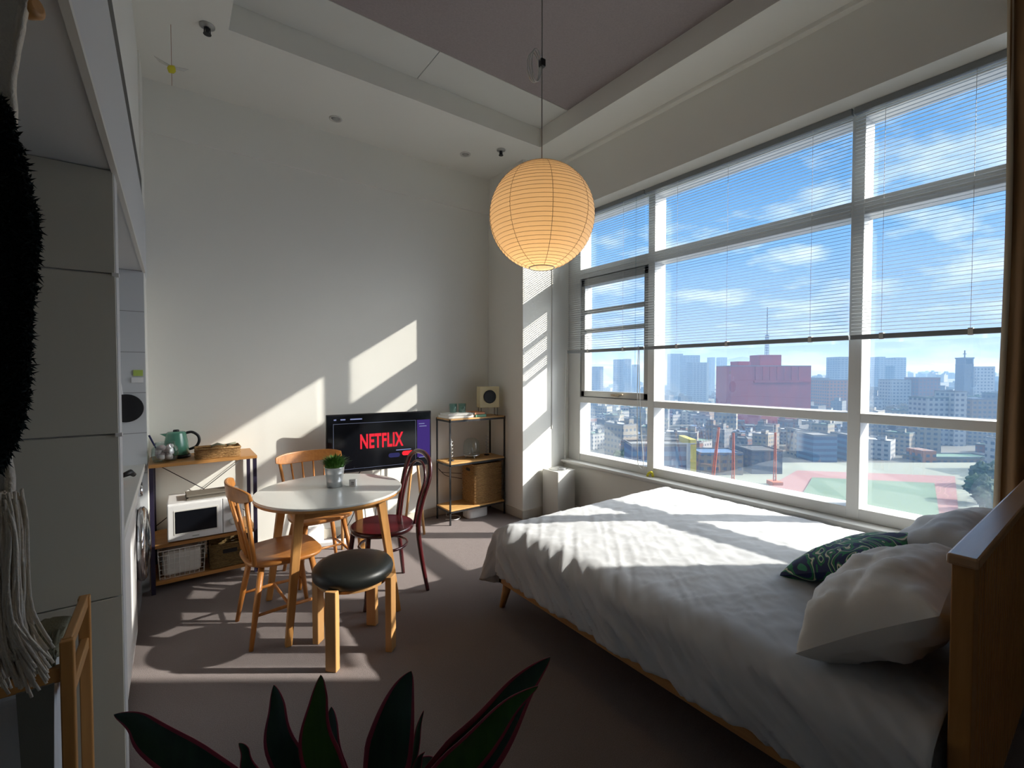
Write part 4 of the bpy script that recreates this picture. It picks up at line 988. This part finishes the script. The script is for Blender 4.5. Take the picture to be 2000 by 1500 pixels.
def block(mb, w, d, h, wall=0, roof=1, ox=0, oy=0, z=0):
    mb.box((ox-w/2, oy-d/2, z), (ox+w/2, oy+d/2, z+h), wall)
    mb.box((ox-w/2-.15, oy-d/2-.15, z+h), (ox+w/2+.15, oy+d/2+.15, z+h+.25), roof)
    p = .6
    for lo, hi in (((ox-w/2, oy-d/2), (ox+w/2, oy-d/2+.3)), ((ox-w/2, oy+d/2-.3), (ox+w/2, oy+d/2)), ((ox-w/2, oy-d/2), (ox-w/2+.3, oy+d/2)), ((ox+w/2-.3, oy-d/2), (ox+w/2, oy+d/2))): mb.box((*lo, z+h+.25), (*hi, z+h+.25+p), 2)
names = {'white': 'white', 'grey': 'grey', 'cream': 'cream', 'brick': 'reddish brick', 'tan': 'tan', 'slate': 'dark slate'}
rn = {'rgreen': 'green', 'rgrey': 'grey', 'rwhite': 'pale', 'rblue': 'blue', 'rred': 'red', 'rdark': 'dark'}
protos = []
for k in range(14):
    wl = list(names)[[0,1,2,3,0,5,1,4,0,3,2,1,5,0][k]]; rf = ['rgreen','rgrey','rwhite','rgreen','rblue','rdark','rgreen','rred','rwhite','rgrey','rgreen','rdark','rgrey','rgreen'][k]
    w, d, h = random.uniform(11, 20), random.uniform(9, 16), random.choice([9.6, 12.8, 12.8, 16, 19.2])
    mb = MB(); block(mb, w, d, h); 
    if k % 2: block(mb, w*.35, d*.4, 3.0, 0, 1, w*.25, d*.2, h+.25)
    else: block(mb, w*.25, d*.3, 2.6, 0, 1, -w*.3, -d*.15, h+.25); mb.lathe([(1.0, h+.2), (1.1, h+1.4), (.9, h+1.9)], c=(w*.2, d*.1, 0), n=10, mi=2)
    if k % 3 == 0: block(mb, w*.6, d*.7, h*.65, 0, 1, w*.75, 0, 0)
    o = mb.build('city_building', [C_[wl], C_[rf], C_['rgrey']])
    tag(o, None, 'building'); o['rad'] = math.hypot(w*(1.25 if k % 3 == 0 else 1), d)/2; protos.append((o, wl, rf, [False]))
def zone(px, d):
    a = 'behind the left pane' if px < 1262 else ('behind the middle bay' if px < 1665 else 'behind the right bay')
    b = 'nearest rows' if d < 330 else ('middle distance' if d < 620 else 'far distance')
    return a, b
def hero(name, label, px0, px1, yt, d, dep, wall, roof, cat='building', extra=None, rz=0):
    w = (px1-px0)/897*d; g = ground_z((px0+px1)/2, d)-.5; h = topz(yt, d)-g; x, y = cp((px0+px1)/2, d+dep/2)
    t = thing(name, label, cat, (x, y, g), -YAW+rz); t['hw'] = w; t['hd'] = dep
    mb = MB(); block(mb, w, dep, h-.8); mb.build('walls', [C_[wall], C_[roof], C_['rgrey']], t)
    if extra: extra(t, w, dep, h)
    return t
# red netted block with its centre tower and mast
def red_extra(t, w, dep, h):
    block(mb := MB(), w*.27, dep*.6, 7.5, 0, 1, w*.04, 0, h); mb.build('roof_tower', [C_['red'], C_['red'], C_['red']], t)
    block(mb := MB(), w*.16, dep*.5, 2.5, 0, 1, -w*.28, 0, h); mb.build('roof_box', [C_['red'], C_['red'], C_['red']], t)
    mb = MB()
    for k in range(7): mb.box((w*-.2+k*w*.09, -dep/2-.6, h-11), (w*-.2+k*w*.09+1.0, -dep/2, h-1)); 
    mb.box((-w*.22, -dep/2-.9, h-13), (w*.48, -dep/2, h-11.6)); mb.build('facade_ribs', C_['red'], t)
    mb = MB()
    for dx_ in (-1, 1):
        for dy_ in (-1, 1): mb.tube([(w*.06+dx_, dy_, h+7), (w*.06+dx_*.7, dy_*.7, h+24)], .22, 4)
    for k in range(9): z = h+8+k*2; mb.box((w*.06-1.1, -1.1, z), (w*.06+1.1, 1.1, z+.3))
    mb.tube([(w*.06, 0, h+24), (w*.06, 0, h+46)], .3, 5); mb.build('mast', C_['rdark'], t)
hero('red_building', 'wide red netting-covered building with a centre tower and mast behind the middle bay', 1410, 1566, 714, 350, 26, 'red', 'red', extra=red_extra)
hero('residential_tower', 'slim grey high-rise tower furthest left behind the middle bay', 1306, 1330, 691, 900, 20, 'tower', 'rgrey')
hero('residential_tower', 'dark blue-grey high-rise tower with slanted crown behind the middle bay', 1333, 1362, 694, 800, 22, 'tower', 'rdark')
hero('residential_tower', 'lower high-rise tower with white right edge, standing before the slanted-crown tower', 1346, 1379, 708, 700, 20, 'tower', 'rwhite', extra=lambda t, w, dep, h: B((w*.38, -dep*.52, 0), (w*.5, dep*.52, h)).build('white_edge', C_['rwhite'], t))
hero('residential_tower', 'pair tower on the left just left of the red building', 1384, 1393, 698, 1000, 18, 'tower', 'rgrey')
hero('residential_tower', 'pair tower on the right touching the red building', 1402, 1416, 698, 1000, 18, 'tower', 'rgrey')
for a, b, y, dd_, lb in ((1158, 1176, 716, 700, 'lowest'), (1200, 1214, 702, 760, 'tallest'), (1218, 1230, 701, 820, 'second tallest'), (1236, 1246, 712, 900, 'rightmost')):
    hero('residential_tower', f'{lb} hazy high-rise tower behind the left opening window', a, b, y, dd_, 20, 'tower', 'rgrey')
hero('office_block', 'plain blue-grey slab block right of the red building', 1625, 1657, 697, 620, 25, 'tower', 'rgrey')
hero('office_block', 'long beige low block right behind the red building', 1560, 1605, 738, 480, 25, 'tan', 'rgrey')
hero('office_block', 'orange-brown building below the blue-grey slab', 1600, 1655, 742, 450, 25, 'orange', 'rred')
def arch(t, w, dep, h):
    B((w*.85, -dep/2, 0), (w*3.2, dep/2, h*.0+.1)).build('podium', C_['rgrey'], t)
    mb = MB(); mb.box((w*.5, -dep/2, h-14), (w*2.2, dep/2, h-4)); mb.box((w*2.2, -dep/2, 0), (w*4.2, dep/2, h-1)); mb.build('bridge_block', C_['tower'], t)
hero('arch_building', 'gate-shaped office building with an opening, at left of the right bay', 1705, 1716, 697, 700, 25, 'tower', 'rgrey', extra=arch)
def crossb(t, w, dep, h):
    mb = MB()
    for sx in (-1, 1): mb.box((sx*w*.42-w*.08, -w*.5, h), (sx*w*.42+w*.08, w*.5, h+5))
    mb.box((-w*.55, -w*.55, h+5), (w*.55, w*.55, h+6.2)); mb.build('open_belfry', C_['slate'], t)
    MB().box((-.35, -.35, h+3), (.35, .35, h+13)).box((-1.6, -.3, h+9.3), (1.6, .3, h+10)).build('cross', C_['rdark'], t)
hero('church_tower', 'dark church tower with open belfry and cross on the hill', 1874, 1892, 711, 430, 9, 'slate', 'rdark', extra=crossb)
hero('church_hall', 'long white hall building right of the church tower', 1893, 1931, 716, 450, 12, 'white', 'rwhite')
hero('apartment_block', 'white-walled block with dark windows in the middle of the right bay', 1793, 1842, 776, 292, 14, 'white', 'rgreen')
hero('apartment_block', 'tall blank white stair block just right of the white-walled block', 1845, 1869, 764, 288, 14, 'white', 'rwhite')
hero('apartment_block', 'red-brown brick apartment block behind the right bay', 1780, 1822, 737, 432, 16, 'brick', 'rred')
hero('apartment_block', 'white terrace block left of the red-brown brick block', 1728, 1772, 741, 440, 16, 'white', 'rwhite')
hero('apartment_block', 'long brown block with pale blue roof right of the white-walled block', 1876, 1935, 778, 310, 16, 'tan', 'rblue')
hero('apartment_block', 'grey block with balconies at the far right of the right bay', 1940, 1990, 768, 320, 16, 'grey', 'rgreen')
hero('white_tower', 'near white apartment building at the right edge above the trees', 1957, 2040, 862, 205, 14, 'white', 'rwhite')
hero('school_building', 'long low school building with pale green roof beside the sports field', 1783, 1925, 893, 236, 12, 'tan', 'rgreen', extra=lambda t, w, dep, h: B((-w*.5, -dep*.55, 0), (-w*.32, dep*.3, h+3.2)).build('orange_stair_tower', C_['orange'], t))
hero('banded_building', 'pale blue building with rounded white floor bands behind the middle bay', 1573, 1620, 850, 236, 14, 'blue', 'rgrey')
hero('cream_building', 'narrow cream building left of the banded blue building', 1549, 1568, 840, 252, 12, 'cream', 'rwhite')
hero('banded_building', 'second blue banded building partly hidden by the wide mullion', 1641, 1668, 850, 238, 14, 'blue', 'rgrey')
hero('dark_hall', 'low wide dark-roofed hall at the middle of the middle bay', 1452, 1512, 880, 206, 16, 'slate', 'rdark')
hero('low_hall', 'low brown-fronted hall with blue-grey roof left of the dark-roofed hall', 1357, 1440, 885, 204, 14, 'tan', 'rblue')
def hoard(t, w, dep, h):
    B((w*.42, -dep*.52, 0), (w*.52, dep*.5, h+1.5)).build('yellow_panel', C_['yellow'], t)
    q = MB()
    q.box((-w*.5, -dep*.54, h), (w*.5, -dep*.52, h+.4)); q.box((-w*.5, dep*.5, h+1.2), (w*.5, dep*.52, h+1.6)); q.box((-w*.5, -dep*.53, 0), (-w*.49, -dep*.51, h)); q.box((w*.36, -dep*.56, 0), (w*.42, -dep*.53, h)); q.build('white_frame', C_['rwhite'], t)
hero('painted_hoarding', 'blue painted hoarding with a yellow end panel at lower left of the middle bay', 1225, 1349, 868, 150, 10, 'blue', 'rgrey', cat='hoarding', extra=hoard)
x, y = cp(1380, 165); tag(MB().prism([(-7, -3), (8, -3), (6, 4), (-5, 4)], 0, 3.2).build('red_canopy', mat('canopy_red', (.50, .05, .05), .7), loc=(x, y, GZ+5), rz=-YAW), 'low red canopy beside the blue hoarding', 'canopy')
def crane(px, d, label, ytop, lean):
    x, y = cp(px, d); h = topz(ytop, d)-GZ; t = thing('construction_crane', label, 'crane', (x, y, GZ), -YAW, 'orange construction cranes')
    MB().box((-2, -2.5, 0), (2, 2.5, 2.2)).build('cab', C_['crane'], t)
    q = MB()
    for s_ in (-.5, .5): q.tube([(s_, 0, 2), (lean+s_*.4, 0, h)], .28, 4)
    k = 0
    while k < 14: a = k/14; q.tube([(-.5+lean*a, 0, 2+(h-2)*a), (.4+lean*(a+.06), 0, 2+(h-2)*(a+.06))], .14, 4); k += 1
    q.build('boom', C_['crane'], t)
crane(1392, 172, 'leaning orange crane boom behind the red canopy', 835, 2.5)
crane(1434, 184, 'upright orange piling rig left of the dark-roofed hall', 846, 0)
crane(1516, 186, 'pale orange mast right of the dark-roofed hall', 845, 0)
occ = []; n_city = 0
def claim(x, y, r): occ.append((x, y, r))
def free(x, y, r): return all((x-a)**2+(y-b)**2 > (r+q)**2 for a, b, q in occ)
for t_ in [o for o in COL.objects if o.get('category') in ('building', 'hoarding', 'crane', 'canopy') and o.parent is None and 'label' in o]:
    if t_.type == 'EMPTY' and 'hw' in t_:
        w_, d_ = t_['hw'], t_['hd']; n_s = max(1, int(w_/d_)); sx_ = w_/n_s
        for q_ in range(n_s):
            v = RT*(-w_/2+sx_*(q_+.5)); claim(t_.location.x+v.x, t_.location.y+v.y, math.hypot(sx_, d_)*.42)
        del t_['hw'], t_['hd']
    else: claim(t_.location.x, t_.location.y, 7)
row = 232
while row < 1500:
    step = row*.030*897/row if row > 500 else 15*897/row
    px = 1105+random.uniform(0, 20)
    while px < 2015:
        d = row*random.uniform(.98, 1.02)
        if n_city < 298 and not (1480 < px and d < 236) and not (1868 < px and 330 < d < 425):
            o, wl, rf, used = random.choice(protos); x, y = cp(px, d); a_, b_ = zone(px, d)
            s_ = random.uniform(.75, 1.05)*(.85 if row < 330 else 1.0 if row < 500 else 1.45); rad = o['rad']*s_*.98
            if free(x, y, rad):
                claim(x, y, rad); n_city += 1
                if used[0]: o = dup(o)
                used[0] = True
                o.location = (x, y, ground_z(px, d)-.5); o.rotation_euler = (0, 0, random.choice([0, PI/2])+random.uniform(-.15, .15)+random.choice([0, .5]))
                o.scale = (s_, s_, random.uniform(.8, 1.15)*(.85 if row < 420 else 1)*(1 if px < 1262 or row < 600 else .8))
                o['label'] = f'{names[wl]} low-rise city building with {rn[rf]} roof, {b_}, {a_}'
                o['group'] = f'{names[wl]} buildings with {rn[rf]} roofs, {b_}, {a_}'
        px += step*random.uniform(.85, 1.2)
    row *= 1.065 if row < 500 else 1.15
for o, wl, rf, used in protos:
    if not used[0]: bpy.data.objects.remove(o); continue
    
for o_ in COL.objects:
    if 'rad' in o_: del o_['rad']
# sports field
def patch(name, pts, m_, z, label, cat):
    vs_ = [(*cp(px, d), z) for px, d in pts]; n = len(vs_)
    mb = MB(); mb.add(vs_+[(a, b, z-.3) for a, b, c in vs_], [tuple(range(n)), tuple(range(n, 2*n))[::-1]]+[(i, n+i, n+(i+1) % n, (i+1) % n) for i in range(n)])
    o = mb.build(name, m_); 
    return tag(o, label, cat)
patch('sports_ground', [(1200, 95), (2100, 95), (2100, 232), (1440, 232), (1200, 150)], C_['sand'], GZ+.6, 'pale open ground in front of the school', 'ground')
patch('running_track', [(1450, 108), (1890, 112), (1870, 200), (1560, 212), (1480, 172)], C_['pink'], GZ+1.0, 'pink running track around the green pitch', 'running track')
patch('pitch', [(1510, 118), (1850, 122), (1830, 186), (1590, 196)], C_['turf'], GZ+1.4, 'green sports pitch inside the pink track', 'sports pitch')
# trees
def tree_proto():
    t = thing('tree', None, 'tree', (0, 0, 0)); m = MB(); nu, nv = 40, 28
    def g(u, v):
        a = 2*PI*u; b = PI*(v-.5); d = Vector((math.cos(a)*math.cos(b), math.sin(a)*math.cos(b), math.sin(b)))
        r = 3.9*(1+.32*noise.noise(d*2.1)+.26*noise.noise(d*5.3)+.22*noise.noise(d*11.3)); return (d.x*r, d.y*r, 7+d.z*r*.95)
    m.grid(g, nu, nv); m.build('crown', C_['tree'], t); MB().tube([(0, 0, 0), (0, 0, 5)], [.4, .25], 8).build('trunk', C_['trunk'], t); return t
tp = tree_proto(); first = True
spots = []
for i in range(60): spots.append((random.uniform(1876, 1985), random.uniform(345, 410), 'on the hill below the church tower', 1.3))
for i in range(34): spots.append((random.uniform(1915, 2015), random.uniform(135, 205), 'beside the running track at lower right', .95))
for i in range(20): spots.append((random.uniform(1216, 1262), random.uniform(190, 300), 'behind the left bottom pane', 1.3))
for i in range(8): spots.append((random.uniform(1820, 2000), random.uniform(505, 560), 'on the skyline of the hill behind the right bay', 1.2))
for i in range(8): spots.append((random.uniform(1420, 1560), random.uniform(225, 300), 'between the houses behind the middle bay', .9))
tocc = []; n_city = 0
for px, d, wh, s_ in spots:
    s_ *= random.uniform(.8, 1.25); x, y = cp(px, d)
    if any(math.hypot(x-a, y-b) < 4.6*(s_+q) for a, b, q in tocc) or not free(x, y, 4.6*s_): continue
    tocc.append((x, y, s_))
    t = tp if first else dup(tp); first = False
    x, y = cp(px, d); t.location = (x, y, ground_z(px, d)-.5 + (6 if 340 < d < 420 else 0)); t.scale = (s_, s_, s_); t.rotation_euler = (0, 0, random.random()*6)
    t['label'] = 'dark green leafy tree ' + wh; t['group'] = 'trees ' + wh
# far hills
def hills(d, pts, thick, nm, label):
    m = MB(); n = 90; k = 8
    def h(px):
        for (xa, ya), (xb, yb) in zip(pts, pts[1:]):
            if xa <= px <= xb: f_ = (px-xa)/(xb-xa); f_ = f_*f_*(3-2*f_); return ya+(yb-ya)*f_
        return pts[-1][1]
    def g(u, v):
        px = pts[0][0]+(pts[-1][0]-pts[0][0])*u; dd_ = d+thick*v; x, y = cp(px, dd_); zt_ = topz(h(px)-.8*fbm(px*.05, 1)+.0, d); z = -60+(zt_+60)*math.sin(PI*min(1, v*1.0))**.6
        return (x, y, z)
    m.grid(g, n, k); o = m.build(nm, C_['hill']); o['kind'] = 'structure'; return o
hills(3800, [(1000, 722), (1150, 708), (1300, 712), (1400, 700), (1450, 691), (1500, 702), (1570, 717), (1640, 707), (1700, 700), (1740, 703), (1810, 706), (1840, 712), (1865, 709), (1920, 712), (2050, 718)], 1500, 'hills', '')
hills(2400, [(1000, 726), (1250, 716), (1380, 720), (1520, 708), (1600, 722), (1720, 716), (1790, 722), (1900, 716), (2050, 722)], 900, 'hills_near', '')
# thin haze lying over the city
hz_ = bpy.data.materials.new('city_haze'); hz_.use_nodes = True; n = hz_.node_tree.nodes; n.clear()
v_ = n.new('ShaderNodeVolumeScatter'); v_.inputs['Color'].default_value = (.34, .60, 1, 1); v_.inputs['Density'].default_value = .0006; v_.inputs['Anisotropy'].default_value = .0
o_ = n.new('ShaderNodeOutputMaterial'); hz_.node_tree.links.new(v_.outputs[0], o_.inputs['Volume'])
hzo = MB(); pts_ = [cp(1000, 60), cp(2400, 60), cp(2400, 7000), cp(1000, 7000)]
hzo.prism(pts_, -70, 40); ho = hzo.build('haze', hz_); ho['kind'] = 'structure'
